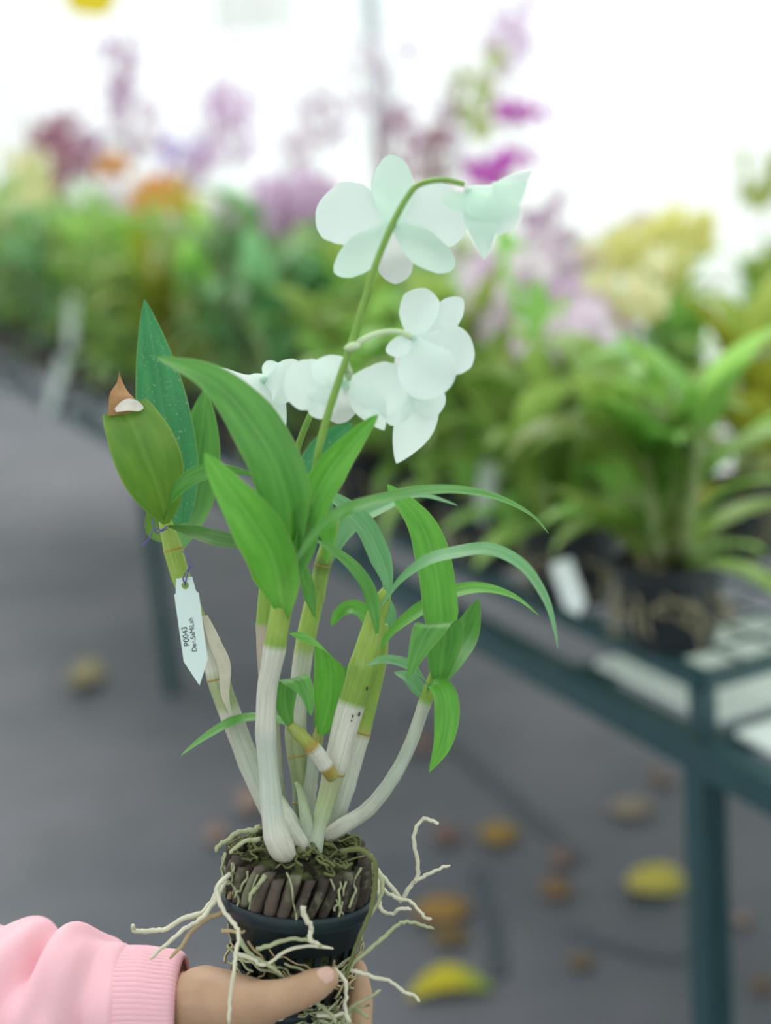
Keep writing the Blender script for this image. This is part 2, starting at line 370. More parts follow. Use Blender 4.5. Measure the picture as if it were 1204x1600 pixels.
# husk chips standing in a ring above the rim
for k in range(30):
    th = 2 * math.pi * k / 30 + random.uniform(-.03, .03); w = random.uniform(.0024, .0037); lean = .10 + random.uniform(-.05, .06)
    hb, ht = -.006, .0235 + random.uniform(-.003, .0025) + .003 * math.sin(th); V = []; nl = 6
    for i in range(nl + 1):
        f = i / nl; h = hb + (ht - hb) * f; r = .0362 + .0022 * math.sin(f * 2.6) + nz(k, f * 2) * .0006
        a = th + lean * (f - .5) * 2.0
        for dr, dw in ((-.006, -.8), (-.0016, -.92), (.0004, -.55), (.0011, 0), (.0004, .6), (-.0016, .92), (-.006, .8)):
            j = random.uniform(-.0003, .0003)
            V.append(PT(r + dr + j, a + dw * w / .036, h + j * 2))
    q = 7; Fc = [(i * q + c, i * q + (c + 1) % q, (i + 1) * q + (c + 1) % q, (i + 1) * q + c) for i in range(nl) for c in range(q)]
    Fc += [tuple(reversed(range(q))), tuple(nl * q + c for c in range(q))]
    hobj('husk_chip', (V, Fc, [(0, 0)] * len(V)), M['husk'], orchid)
# rootlets on the top of the root ball
def wiggle(a, b, n=7, amp=.002, r=random):
    a = np.array(a); b = np.array(b); out = []
    for i in range(n):
        f = i / (n - 1); out.append(a + (b - a) * f + np.array([r.gauss(0, 1) for _ in range(3)]) * amp * (math.sin(f * math.pi) * .8 + .2))
    return spline(out, n * 3)
gs = []
for k in range(90):
    th = random.uniform(0, 6.28); r = random.uniform(.010, .035); dth = random.uniform(-.7, .7); r2 = min(.037, max(.006, r + random.uniform(-.012, .014)))
    hh = lambda q: .0265 - max(0, q - .02) * .22 + random.uniform(-.001, .003)
    gs.append(tube_geo(wiggle(PT(r, th, hh(r)), PT(r2, th + dth, hh(r2)), 5, .0022), random.uniform(.0004, .0009), 5))
tag(hobj('rootlets', merge(gs), M['moss_root'], orchid), kind='stuff')
gs = []
for k in range(30):
    th = random.uniform(0, 6.28); hb = random.uniform(-.004, .006)
    gs.append(tube_geo(wiggle(PT(.0385, th, .022 + random.uniform(-.004, .004)), PT(.0395, th + random.uniform(-.25, .25), hb), 6, .0013), random.uniform(.0004, .0008), 5))
tag(hobj('rootlets', merge(gs), M['root_green'], orchid), kind='stuff')
# straw roots wound round the pot body
gs1, gs2 = [], []
for k in range(54):
    th = random.uniform(-2.9, -.2) if k < 42 else random.uniform(0, 6.28); dth = random.uniform(-.9, .9); h = random.gauss(-.036, .006); pts = []
    sl = random.uniform(-.013, .013); rr_ = random.uniform(.001, .0045)
    for f in np.linspace(0, 1, 7):
        hh = h + f * sl + random.gauss(0, .0007); pts.append(PT(potr(hh) + rr_ + random.gauss(0, .0005), th + dth * f, hh))
    (gs1 if k % 2 else gs2).append(tube_geo(spline(pts, 22), random.uniform(.0004, .0008), 5))
tag(hobj('wound_roots', merge(gs1), M['root_brown'], orchid), kind='stuff')
tag(hobj('wound_roots', merge(gs2), M['root_green'], orchid), kind='stuff')
gs = []
for k in range(46):                                            # beard of roots under the pot on the right
    a = PT(random.uniform(.008, .029), random.uniform(-1.9, .1), random.uniform(-.066, -.058)); b = P(random.gauss(515, 36), random.gauss(1592, 14), .722 + random.uniform(-.006, .014))
    gs.append(tube_geo(wiggle(a, b, 6, .0035), random.uniform(.0005, .0010), 5))
tag(hobj('hanging_roots', merge(gs), M['root_green'], orchid), kind='stuff')
def z7(x, y): return 180 + x / 2.23, 1240 + y / 2.23
ROOTS = [
 ([(430, 262), (385, 300), (330, 385), (300, 418), (230, 440), (180, 470), (130, 478), (80, 480), (62, 470), (62, 455)], .735, .72, 4.4, 'root'),
 ([(420, 280), (385, 310), (345, 380), (300, 435), (240, 470), (180, 525), (120, 578)], .735, .715, 3.8, 'root'),
 ([(410, 300), (385, 405), (330, 430), (280, 465), (235, 525), (188, 577)], .735, .72, 3.8, 'root_brown'),
 ([(400, 280), (355, 330), (375, 400), (410, 450), (430, 490), (420, 560), (413, 620), (400, 720), (397, 805)], .725, .69, 3.6, 'root'),
 ([(905, 260), (940, 300), (985, 355), (995, 372), (1030, 320), (1050, 295), (1052, 240), (1042, 180), (1045, 125), (1072, 90), (1098, 92), (1126, 106)], .745, .73, 3.7, 'root'),
 ([(1040, 305), (1075, 290), (1110, 270), (1165, 250)], .737, .735, 3.0, 'root'),
 ([(910, 300), (940, 340), (985, 365), (1030, 378), (1060, 410), (1078, 430), (1102, 438)], .74, .72, 3.0, 'root'),
 ([(915, 270), (918, 320), (918, 380), (935, 412), (968, 418), (985, 404), (1028, 402)], .735, .72, 3.4, 'root'),
 ([(792, 650), (830, 590), (880, 545), (930, 505), (985, 458), (1020, 446), (1060, 456), (1110, 470)], .715, .72, 3.4, 'root_green'),
 ([(815, 615), (850, 622), (890, 638), (960, 655), (1005, 690), (1035, 700), (1060, 724)], .715, .71, 3.2, 'root'),
 ([(790, 800), (812, 752), (870, 720), (922, 686)], .71, .70, 3.2, 'root_green'),
 ([(652, 392), (662, 432), (682, 462), (676, 495), (688, 516), (712, 525)], .703, .70, 4.0, 'root'),
 ([(500, 120), (470, 130), (425, 135), (395, 160), (370, 175), (350, 202)], .735, .725, 4.2, 'root_green'),
 ([(500, 158), (465, 165), (430, 180), (395, 210)], .725, .72, 3.6, 'root_green'),
 ([(790, 200), (850, 195), (885, 215), (905, 250), (905, 340), (880, 430), (850, 500), (815, 600), (795, 690)], .725, .712, 4.0, 'moss_root'),
 ([(900, 260), (925, 300), (930, 340), (905, 400), (870, 450), (850, 520)], .735, .725, 3.4, 'root_green'),
 ([(430, 500), (470, 560), (520, 590), (555, 610), (580, 635)], .718, .71, 3.6, 'root_green'),
 ([(420, 560), (480, 575), (500, 595), (540, 590), (600, 545), (680, 530), (760, 540)], .715, .712, 3.4, 'root'),
 ([(490, 545), (560, 520), (620, 505), (700, 520), (720, 535)], .712, .712, 3.4, 'root_green'),
 ([(370, 475), (420, 482), (455, 480)], .725, .722, 3.0, 'root_brown'),
 ([(522, 285), (500, 320), (475, 345), (465, 378)], .712, .710, 3.4, 'root_green'),
 ([(540, 765), (560, 785), (600, 770), (640, 745), (690, 735)], .705, .71, 3.2, 'root'),
 ([(700, 770), (760, 775), (800, 765), (820, 800)], .705, .70, 3.2, 'root'),
 ([(760, 610), (790, 640), (805, 680), (800, 740), (812, 800)], .705, .70, 3.2, 'root'),
 ([(640, 700), (690, 720), (740, 760), (770, 800)], .708, .70, 3.0, 'root_green'),
]
for pts, d0, d1, r, mt in ROOTS:
    q = [P(*z7(x, y), d0 + (d1 - d0) * i / (len(pts) - 1)) for i, (x, y) in enumerate(pts)]
    n = len(pts) * 4; s_ = spline(q, n); s_ += rng.normal(0, .00022, s_.shape)
    rr = r * PX() * np.clip(np.linspace(1.1, .75, n) + rng.normal(0, .06, n), .4, 2); rr[-1] *= .5
    hobj('aerial_root', tube_geo(s_, rr, 7), M[mt], orchid)

# --- canes:  (px, py, depth, radius px), colour stops along y, nodes
GRN, GRN2, WHT, WHT2, BEI, STR = (.36, .52, .09), (.27, .44, .07), (.66, .66, .57), (.50, .56, .47), (.56, .47, .37), (.36, .44, .22)
def cane(pts, stops, nodes=(), n=60, parent=orchid, name='cane', rings=()):
    a = np.array(pts, float); s_ = spline(a, n); r = np.clip(s_[:, 3], 1, None)
    for ny in nodes:
        i = int(np.argmin(abs(s_[:, 1] - ny))); r = r * (1 + .09 * np.exp(-((np.arange(n) - i) / 1.3) ** 2))
    q = np.array([P(*x[:3]) for x in s_]); V, Fc, UV = tube_geo(q, r * np.array([PX(x[2]) for x in s_]), 16)
    ys = [k for k, _ in stops]; cs = np.array([c for _, c in stops]); C = []
    for x in s_:
        C.append([np.interp(x[1], ys, cs[:, j]) for j in range(3)])
    C = np.repeat(np.array(C), 16, axis=0)
    o = hobj(name, (V, Fc, UV), M['cane'], parent, colr=C)
    for ny, mt in rings:
        i = int(np.argmin(abs(s_[:, 1] - ny))); i = min(max(i, 1), n - 2); t = unit(q[i + 1] - q[i - 1])
        rg = r[i] * PX(s_[i][2]); pp = [q[i] + t * rg * k for k in (-.09, -.04, 0, .04, .09)]
        hobj('node_ring', tube_geo(pp, [rg * .99, rg * 1.03, rg * 1.04, rg * 1.03, rg * .99], 16, False), M[mt], o)
    return o
def leaf(parent, pts, width, mat, n0=(0, 0, 1), n1=None, prof='strap', fold=.18, cup=0., ripple=.05, name='leaf', nac=8, n=28, side=None):
    a = np.array(pts, float); f = np.linspace(0, 1, n) ** .9; f = 1 - (1 - f) ** 1.35; dn = spline(a, 240); lc = np.concatenate([[0], np.cumsum(np.linalg.norm(np.diff([P(*x[:3]) for x in dn], axis=0), axis=1))]); lc /= lc[-1]
    s_ = np.stack([np.interp(f, lc, dn[:, j]) for j in range(dn.shape[1])], 1); q = np.array([P(*x[:3]) for x in s_])
    if prof == 'strap': w = np.clip(np.minimum(1, .20 + 2.9 * f) * np.clip((1 - f) / .42, 0, 1) ** .62, .02, 1)
    elif prof == 'ovate': w = np.clip(np.sin(np.pi * np.clip(f * .93 + .07, 0, 1) ** .85) ** .8, .03, 1)
    elif prof == 'petal': w = np.where(f < .52, .30 + .70 * np.sin(np.pi / 2 * np.clip(f / .52, 0, 1)), np.clip(1.0 - (np.clip(f - .52, 0, 1) / .482) ** 2.1, 0, 1) ** .58)
    elif prof == 'round': w = np.where(f < .60, .26 + .74 * np.sin(np.pi / 2 * np.clip(f / .60, 0, 1)) ** 1.1, np.clip(1.0 - (np.clip(f - .60, 0, 1) / .402) ** 2.3, 0, 1) ** .5)
    elif prof == 'cut': w = np.clip(np.sin(np.pi * np.clip(f * .76 + .02, 0, 1)) ** .85, .05, 1)
    elif prof == 'tail': w = np.clip(1 - f, .03, 1) ** 1.2
    w = w * width * np.array([PX(x[2]) for x in s_]); n1 = n1 or n0
    if prof in ('round', 'petal'): w *= 1 + .015 * np.sin(f * 17) + .012 * np.sin(f * 41)
    if side is None: nn = [CV(*(np.array(n0) * (1 - t) + np.array(n1) * t)) for t in f]
    else:
        tn = np.gradient(q, axis=0); nn = [np.cross(CV(*side), unit(x)) for x in tn]
    return hobj(name, ribbon_geo(q, w, nn, nac, fold, cup, ripple, seed=len(bpy.data.objects)), M[mat], parent)

# cane with the white tag, at the left
c1 = cane([(455, 1335, .762, 13), (438, 1300, .765, 15), (408, 1238, .762, 16), (375, 1155, .76, 17), (346, 1078, .757, 17), (322, 1000, .755, 13), (300, 945, .753, 13), (282, 900, .752, 15), (268, 850, .752, 14), (259, 818, .752, 11), (256, 800, .752, 7)],
          [(800, GRN), (950, GRN), (990, BEI), (1020, WHT), (1050, WHT), (1060, STR), (1100, STR), (1115, WHT), (1200, WHT2), (1310, WHT)], (862, 1055, 1190), rings=((856, 'ring'), (1055, 'ring')))
s_ = [(352, 1010), (357, 1035), (352, 1060)]
leaf(c1, [(320, 962, .747), (338, 1008, .743), (351, 1040, .743), (352, 1085, .746), (362, 1120, .751)], 22, 'sheath', (.6, 0, 1), prof='ovate', name='sheath', cup=-.3)
leaf(c1, [(256, 845, .765), (238, 830, .768), (238, 800, .77), (250, 770, .77)], 20, 'leaf_olive', (.3, 0, 1), prof='ovate')
leaf(c1, [(278, 818, .765), (272, 745, .775), (259, 670, .778), (248, 600, .777), (237, 535, .772), (226, 468, .765)], 86, 'leaf_dusty', (.15, 0, 1), prof='ovate', fold=.12)
leaf(c1, [(272, 858, .768), (296, 790, .785), (311, 705, .795), (322, 604, .80)], 86, 'leaf', (-.25, 0, 1), (-.2, 0, 1), prof='ovate', fold=.2)
leaf(c1, [(260, 818, .748), (252, 780, .738), (230, 720, .726), (208, 668, .722), (194, 638, .724)], 104, 'leaf_olive', (.30, .1, 1), prof='cut', fold=.26)
leaf(c1, [(195, 647, .7215), (188, 622, .724), (187, 600, .733), (186, 580, .735)], 56, 'crisp', (.35, 0, 1), prof='tail', name='dry_tip', fold=.3)
leaf(c1, [(180, 641, .7185), (200, 633, .7185), (224, 637, .722)], 22, 'crisp_pale', (.1, .5, 1), prof='petal', name='dry_tip', fold=.1)
leaf(c1, [(257, 812, .745), (272, 775, .730), (305, 743, .720), (345, 733, .715), (385, 738, .715), (400, 745, .715)], 26, 'leaf', (-.3, .75, .5), (0, -.6, .8), fold=.3)
leaf(c1, [(262, 822, .745), (295, 830, .735), (335, 841, .725), (390, 848, .72), (420, 842, .72)], 26, 'leaf_dark', (0, .9, .5), (0, -.3, 1), fold=.3)
# front cane
c2 = cane([(452, 1337, .728, 13), (440, 1325, .724, 21), (428, 1290, .722, 18), (421, 1220, .722, 15.5), (415, 1150, .721, 15.5), (417, 1080, .718, 16), (426, 1030, .715, 17), (436, 970, .712, 17), (446, 915, .710, 18), (456, 860, .707, 15), (466, 820, .705, 8)],
          [(820, GRN), (985, GRN), (1004, GRN2), (1012, WHT), (1130, WHT), (1160, WHT2), (1250, WHT2), (1300, WHT), (1340, (.6, .56, .46))], (1010, 1145, 1240, 1305))
leaf(c2, [(456, 880, .700), (452, 800, .690), (430, 725, .680), (385, 650, .672), (325, 592, .668), (244, 558, .668)], 84, 'leaf', (-.35, .35, 1), (.1, .7, .7), fold=.22)
leaf(c2, [(458, 880, .70), (480, 800, .694), (515, 735, .690), (555, 685, .686), (590, 648, .684)], 54, 'leaf_bright', (.5, .3, .9), (.4, .3, 1), fold=.35)
leaf(c2, [(444, 966, .7105), (436, 915, .694), (424, 868, .682), (395, 815, .674), (355, 760, .668), (320, 708, .665)], 80, 'leaf_bright', (-.25, .4, 1), fold=.22)
leaf(c2, [(448, 915, .693), (468, 870, .682), (500, 830, .675), (540, 800, .675), (600, 782, .685), (660, 770, .700), (720, 768, .715), (780, 780, .725), (830, 806, .732), (857, 834, .736)], 36, 'leaf', (-.6, .4, .6), (0, .85, .5), fold=.25, n=36)
leaf(c2, [(452, 905, .700), (470, 860, .697), (478, 820, .695), (476, 770, .69)], 44, 'leaf', (.7, 0, .8), fold=.3, prof='ovate')
# thin cane just behind it
c3 = cane([(448, 1285, .775, 10), (434, 1220, .77, 10), (425, 1130, .765, 10.5), (413, 1050, .76, 10), (411, 980, .757, 11), (416, 920, .755, 11.5), (424, 860, .752, 10), (432, 815, .75, 7)],
          [(815, GRN), (972, GRN2), (980, (.56, .46, .38)), (1060, BEI), (1290, WHT2)], (975, 1130))
leaf(c3, [(424, 870, .752), (437, 835, .752), (425, 800, .75), (385, 768, .745), (330, 752, .745)], 26, 'leaf_olive', (.2, .8, .5), fold=.3)
leaf(c3, [(428, 850, .756), (440, 800, .76), (450, 760, .765), (468, 720, .77)], 40, 'leaf_dark', (.4, 0, 1), fold=.2, prof='ovate')
# back cane with the dark nodes
c4 = cane([(480, 1325, .776, 17), (478, 1300, .778, 17), (474, 1230, .778, 17), (462, 1160, .778, 16), (466, 1090, .78, 15), (474, 1020, .782, 15), (486, 960, .782, 15), (497, 915, .782, 13), (508, 865, .78, 12), (520, 825, .778, 9), (526, 800, .776, 6)],
          [(800, GRN), (870, GRN2), (880, (.14, .18, .05)), (900, GRN2), (940, GRN), (1010, GRN), (1030, WHT), (1120, WHT), (1150, STR), (1210, STR), (1300, WHT2)], (880, 930, 1140, 1255), rings=((882, 'ring'), (1176, 'ring'), (1256, 'ring')))
leaf(c4, [(492, 965, .772), (487, 930, .768), (478, 895, .765), (462, 862, .765)], 30, 'leaf', (-.7, .2, .7), fold=.3)
leaf(c4, [(510, 880, .772), (515, 840, .770), (503, 805, .766), (480, 775, .765), (440, 760, .765)], 30, 'leaf_bright', (-.5, .4, .7), (0, .7, .7), fold=.3)
leaf(c4, [(512, 885, .785), (530, 845, .79), (555, 815, .795), (600, 792, .80), (650, 775, .80), (715, 790, .80)], 34, 'leaf_pale', (.2, .7, .7), (0, .9, .3), fold=.3)
leaf(c4, [(500, 820, .79), (490, 760, .80), (510, 700, .80), (550, 660, .795)], 66, 'leaf_dusty', (.3, .2, 1), prof='ovate')
# thick cane in the middle
c5 = cane([(489, 1345, .74, 13), (492, 1322, .74, 13), (498, 1290, .742, 12), (512, 1240, .745, 15), (528, 1180, .745, 19), (543, 1120, .745, 21), (562, 1060, .744, 22), (576, 1005, .742, 19), (590, 955, .74, 14.5), (600, 930, .738, 11), (605, 912, .737, 2)],
          [(912, GRN), (1030, GRN), (1045, GRN2), (1095, (.24, .38, .06)), (1102, WHT), (1195, WHT), (1203, (.42, .44, .26)), (1260, STR), (1330, WHT2)], (950, 1040, 1200, 1270), rings=((1202, 'ring'),))
leaf(c5, [(604, 940, .735), (606, 905, .735), (590, 860, .738), (568, 820, .74), (530, 785, .742), (480, 758, .745)], 34, 'leaf_pale', (-.5, .5, .7), (0, .8, .6), fold=.3)
leaf(c5, [(594, 950, .733), (625, 908, .725), (665, 878, .717), (710, 865, .71), (765, 860, .705), (815, 885, .702), (850, 935, .702), (866, 985, .705), (871, 1014, .708)], 33, 'leaf_pale', (-.3, .8, .55), (.6, .5, .5), fold=.2, n=36)
leaf(c5, [(588, 990, .73), (584, 960, .728), (570, 915, .725), (545, 882, .722), (515, 858, .72), (488, 842, .72)], 32, 'leaf', (.6, .3, .7), (.3, .8, .5), fold=.25)
# cane behind it
c6 = cane([(510, 1325, .764, 10), (524, 1285, .765, 12), (540, 1230, .766, 14), (560, 1160, .768, 14), (578, 1090, .77, 13.5), (590, 1040, .772, 13), (597, 1000, .773, 10), (600, 975, .773, 6)],
          [(975, GRN), (1130, (.32, .5, .07)), (1146, (.42, .40, .14)), (1152, WHT), (1290, WHT2)], (1146, 1230), rings=((1146, 'ring'),))
leaf(c6, [(592, 1015, .766), (615, 985, .765), (655, 955, .765), (700, 930, .767), (750, 920, .77), (800, 932, .772), (842, 962, .775)], 30, 'leaf_bright', (-.3, .6, .7), (.1, .95, .4), fold=.25)
leaf(c6, [(592, 1012, .78), (575, 968, .785), (552, 950, .785), (530, 958, .785), (517, 978, .785)], 30, 'leaf_bright', (.3, .6, .7), fold=.25)
leaf(c6, [(598, 1005, .78), (606, 975, .782), (606, 950, .785), (600, 925, .785)], 26, 'leaf_pale', (-.2, 0, 1), fold=.2)
# arching thin cane at the right
c7 = cane([(492, 1320, .755, 9), (530, 1294, .755, 13), (575, 1264, .755, 11.5), (612, 1218, .755, 10.5), (640, 1165, .755, 10.5), (660, 1108, .755, 10), (672, 1075, .755, 10), (682, 1045, .755, 8), (687, 1025, .755, 2)],
          [(1015, GRN), (1075, GRN), (1095, GRN2), (1103, WHT), (1180, WHT2), (1300, WHT)], (1100, 1212, 1240, 1265))
leaf(c7, [(688, 1050, .757), (690, 995, .757), (686, 930, .758), (676, 870, .758), (655, 815, .762), (605, 757, .775)], 56, 'leaf_bright', (-.15, .1, 1), (-.2, .5, .8), fold=.1, prof='strap')
leaf(c7, [(688, 1065, .762), (705, 1030, .77), (728, 990, .78), (748, 935, .785)], 52, 'leaf', (-.5, .1, 1), (-.4, .1, 1), fold=.2, prof='ovate')
leaf(c7, [(686, 1062, .752), (692, 1015, .744), (694, 985, .735), (684, 973, .724), (668, 985, .716), (652, 1020, .712), (636, 1062, .711)], 60, 'leaf', prof='ovate', side=(1, .12, -.25), fold=.10)
lk = leaf(c7, [(666, 1080, .745), (680, 1068, .738), (694, 1085, .732), (697, 1120, .730), (690, 1165, .730), (670, 1207, .732)], 42, 'leaf_bright', (.2, .7, .7), (.25, .1, 1), fold=.15, prof='ovate')
leaf(c7, [(672, 1078, .750), (650, 1050, .738), (620, 1035, .731), (595, 1032, .727), (572, 1040, .725)], 34, 'leaf_pale', (.1, .85, .6), fold=.22, prof='ovate')
leaf(c7, [(662, 1092, .758), (650, 1075, .76), (635, 1058, .762), (615, 1050, .765)], 30, 'leaf_pale', (.5, .5, .7), fold=.22, prof='ovate')
# short side shoot of the middle cane
c8 = cane([(520, 1215, .735, 10), (508, 1196, .732, 12), (494, 1176, .73, 13), (480, 1160, .728, 11), (466, 1146, .727, 11), (452, 1133, .726, 8)],
          [(1133, (.30, .36, .08)), (1155, (.36, .42, .09)), (1166, (.40, .30, .05)), (1172, WHT), (1194, WHT), (1200, (.42, .3, .05)), (1215, (.3, .3, .08))], (1168, 1197), rings=((1167, 'ring'),))
leaf(c8, [(458, 1138, .727), (440, 1128, .735), (405, 1122, .745), (365, 1128, .748), (322, 1152, .745), (282, 1181, .74)], 25, 'leaf', (0, .9, .5), (-.2, .9, .4), fold=.25)
leaf(c8, [(456, 1140, .727), (447, 1108, .730), (445, 1078, .730), (453, 1060, .724), (468, 1064, .716), (479, 1086, .712), (486, 1118, .712)], 40, 'leaf', side=(.9, .25, .3), fold=.12)
# little back shoot
c9 = cane([(478, 1290, .772, 9), (484, 1235, .772, 10), (490, 1185, .772, 10), (497, 1150, .772, 9), (501, 1130, .772, 5)],
          [(1130, (.42, .46, .12)), (1165, (.40, .42, .12)), (1180, WHT2), (1290, WHT)], (1180, 1230))
leaf(c9, [(500, 1148, .768), (513, 1105, .762), (517, 1060, .757), (512, 1022, .752), (490, 998, .742), (452, 990, .735)], 56, 'leaf_bright', side=(.75, -.6, .25), fold=.2)
leaf(c9, [(502, 1145, .778), (520, 1110, .785), (535, 1075, .79), (545, 1038, .795)], 56, 'leaf', (-.4, .1, 1), fold=.2, prof='ovate')
# old dry stubs
cane([(486, 1318, .742, 10), (478, 1280, .742, 10), (470, 1240, .748, 6), (462, 1222, .75, 3)], [(1220, STR), (1320, WHT2)], (1285,), n=24)
cane([(484, 1340, .742, 15), (470, 1312, .742, 15), (452, 1282, .745, 13), (436, 1250, .755, 9), (428, 1236, .76, 4)], [(1236, WHT2), (1310, WHT)], (1280,), n=24)
cane([(424, 1290, .765, 5), (430, 1270, .765, 6), (442, 1262, .765, 3)], [(1260, BEI), (1300, WHT2)], (), n=16)

# small dark scars on the thick cane
for x, y, d, rx in ((573, 1076, .7368, 2.2), (551, 1119, .7368, 1.8), (549, 1126, .7368, 1.4), (561, 1116, .7385, 2.4)):
    c = P(x, y, d); g = tube_geo([c + CV(.25, 1, 0) * PX() * rx * k for k in (-1.5, -1.2, -.5, .5, 1.2, 1.5)], np.array([.1, .55, .8, .8, .5, .1]) * rx * PX() * .8, 8); hobj('scar', g, M['scar'], c5)
# --- flower stalks and flowers
def stalk(pts, r0, r1, mat='stalk', name='flower_stalk', parent=orchid):
    n = 8 * len(pts); s_ = spline(np.array(pts, float), n); q = np.array([P(*x) for x in s_]); rr = np.linspace(r0, r1, n) * PX(.7)
    return hobj(name, tube_geo(q, rr, 10), M[mat], parent)
sB = stalk([(485, 830, .700), (493, 730, .693), (510, 655, .687), (530, 592, .682), (548, 540, .678), (566, 480, .674), (586, 415, .670), (612, 352, .666), (636, 308, .664), (655, 288, .664), (690, 281, .664), (726, 288, .665)], 6.6, 4.2)
sA = stalk([(452, 830, .745), (458, 730, .740), (468, 690, .737), (484, 650, .735), (500, 615, .733)], 6.5, 5)
stalk([(544, 550, .678), (556, 538, .679), (575, 527, .68), (600, 519, .683), (625, 519, .685), (641, 526, .687)], 4.5, 4.5, 'pedicel', 'pedicel', sB)
hobj('bract', tube_geo(spline([P(538, 545, .676), P(552, 541, .674), P(563, 539, .675)], 8), np.array([2, 5, 6.5, 7, 7, 6.5, 5, 2]) * PX(.68), 8), M['pedicel'], sB)
stalk([(614, 350, .666), (612, 348, .672), (612, 350, .684)], 4.5, 4.5, 'pedicel', 'pedicel', sB)
stalk([(538, 565, .68), (546, 580, .684), (545, 592, .69)], 4.5, 4.5, 'pedicel', 'pedicel', sB)
stalk([(490, 640, .734), (470, 610, .732), (440, 590, .728), (414, 588, .725)], 4, 4, 'pedicel', 'pedicel', sA)
def flower(cx, cy, d, petals):
    o = hobj('flower', (lambda g: g)(tube_geo(spline([P(cx, cy, d - .004), P(cx, cy + 4, d + .006), P(cx, cy + 8, d + .014)], 8), np.array([3, 6, 8, 8.5, 8, 7, 5, 2]) * PX(d), 10)), M['petal_green'], orchid)
    for nm, pts, w, pr, mt, nv, cup in petals:
        leaf(o, pts, w, mt, nv, prof=pr, fold=0.04, cup=cup, ripple=.10, name=nm, nac=12, n=22)
    return o
flower(612, 350, .684, [
 ('sepal', [(613, 352, .686), (614, 300, .690), (611, 241, .700)], 66, 'petal', 'petal_green', (0, -.1, 1), -.12),
 ('petal', [(612, 348, .690), (560, 335, .695), (494, 326, .706)], 100, 'round', 'petal', (.15, 0, 1), -.12),
 ('petal', [(612, 348, .690), (665, 335, .695), (730, 336, .704)], 104, 'round', 'petal', (-.15, 0, 1), -.12),
 ('sepal', [(608, 354, .685), (570, 390, .688), (522, 426, .696)], 58, 'petal', 'petal_green', (.1, .2, 1), -.15),
 ('sepal', [(618, 354, .685), (660, 385, .688), (710, 418, .696)], 58, 'petal', 'petal_green', (-.1, .2, 1), -.15),
 ('lip', [(615, 362, .700), (617, 400, .706), (617, 444, .702)], 56, 'round', 'lip', (0, .2, 1), .25)])
flower(732, 298, .668, [
 ('petal', [(728, 298, .669), (775, 300, .668), (830, 266, .672)], 48, 'ovate', 'petal', (0, .5, .8), -.25),
 ('petal', [(728, 300, .668), (770, 325, .660), (812, 345, .660)], 78, 'petal', 'petal', (-.2, .1, 1), -.25),
 ('sepal', [(738, 302, .664), (752, 350, .655), (757, 406, .657)], 52, 'ovate', 'petal_green', (-.2, 0, 1), -.3),
 ('sepal', [(735, 304, .667), (715, 312, .660), (688, 310, .658)], 40, 'ovate', 'petal_green', (0, .2, 1), -.4),
 ('sepal', [(730, 302, .664), (770, 312, .655), (824, 284, .655)], 70, 'ovate', 'petal_green', (.1, .3, .9), -.3),
 ('lip', [(735, 300, .676), (775, 320, .684), (800, 340, .69)], 44, 'round', 'lip', (-.2, .4, .8), .2)])
flower(646, 528, .690, [
 ('sepal', [(646, 532, .690), (652, 495, .694), (662, 450, .702)], 62, 'round', 'petal', (-.1, 0, 1), -.12),
 ('petal', [(650, 530, .694), (685, 505, .70), (722, 466, .708)], 48, 'petal', 'petal', (.1, 0, 1), -.12),
 ('petal', [(648, 532, .688), (690, 545, .686), (736, 530, .692)], 88, 'round', 'petal', (.05, .1, 1), -.15),
 ('sepal', [(642, 530, .688), (662, 570, .680), (690, 616, .680)], 92, 'round', 'petal', (-.1, .1, 1), -.15),
 ('sepal', [(650, 526, .690), (628, 538, .684), (603, 549, .684)], 34, 'petal', 'petal', (0, .2, 1), -.4),
 ('lip', [(642, 534, .694), (638, 560, .698), (632, 582, .70)], 40, 'round', 'lip', (-.2, .2, 1), .25)])
flower(655, 615, .705, [
 ('petal', [(662, 600, .704), (650, 655, .704), (619, 724, .708)], 66, 'ovate', 'petal', (.1, 0, 1), -.12),
 ('sepal', [(652, 600, .700), (672, 625, .70), (693, 636, .70)], 52, 'round', 'petal', (.1, 0, 1), -.12),
 ('sepal', [(660, 605, .705), (628, 630, .70), (608, 664, .70)], 46, 'petal', 'petal', (.1, 0, 1), -.12)])
flower(538, 596, .692, [
 ('sepal', [(530, 604, .692), (518, 582, .688), (512, 555, .690)], 62, 'round', 'petal', (0, .1, 1), -.15),
 ('petal', [(536, 600, .694), (495, 598, .692), (444, 606, .696)], 82, 'round', 'petal', (.1, .15, 1), -.12),
 ('petal', [(546, 598, .694), (590, 604, .692), (636, 618, .696)], 86, 'round', 'petal', (-.1, .15, 1), -.12),
 ('sepal', [(550, 604, .690), (578, 634, .690), (600, 672, .694)], 50, 'ovate', 'petal', (-.1, .1, 1), -.12),
 ('sepal', [(525, 600, .690), (500, 630, .690), (484, 648, .694)], 48, 'petal', 'petal', (-.1, .1, 1), -.12),
 ('lip', [(534, 600, .700), (531, 632, .704), (527, 662, .70)], 56, 'round', 'lip', (0, .2, 1), .3)])
flower(412, 592, .726, [
 ('petal', [(414, 592, .728), (380, 598, .732), (336, 574, .74)], 46, 'ovate', 'petal', (.1, .6, .8), -.2),
 ('petal', [(414, 590, .724), (440, 592, .718), (470, 610, .716)], 76, 'round', 'petal', (.1, .1, 1), -.15),
 ('sepal', [(410, 592, .726), (420, 640, .722), (441, 690, .724)], 58, 'ovate', 'petal', (.1, .1, 1), -.2),
 ('sepal', [(415, 595, .724), (424, 580, .722), (432, 566, .722)], 34, 'round', 'petal', (0, 0, 1), -.1),
 ('lip', [(408, 596, .732), (385, 620, .738), (372, 652, .742)], 54, 'round', 'lip', (.3, .2, .9), .25)])

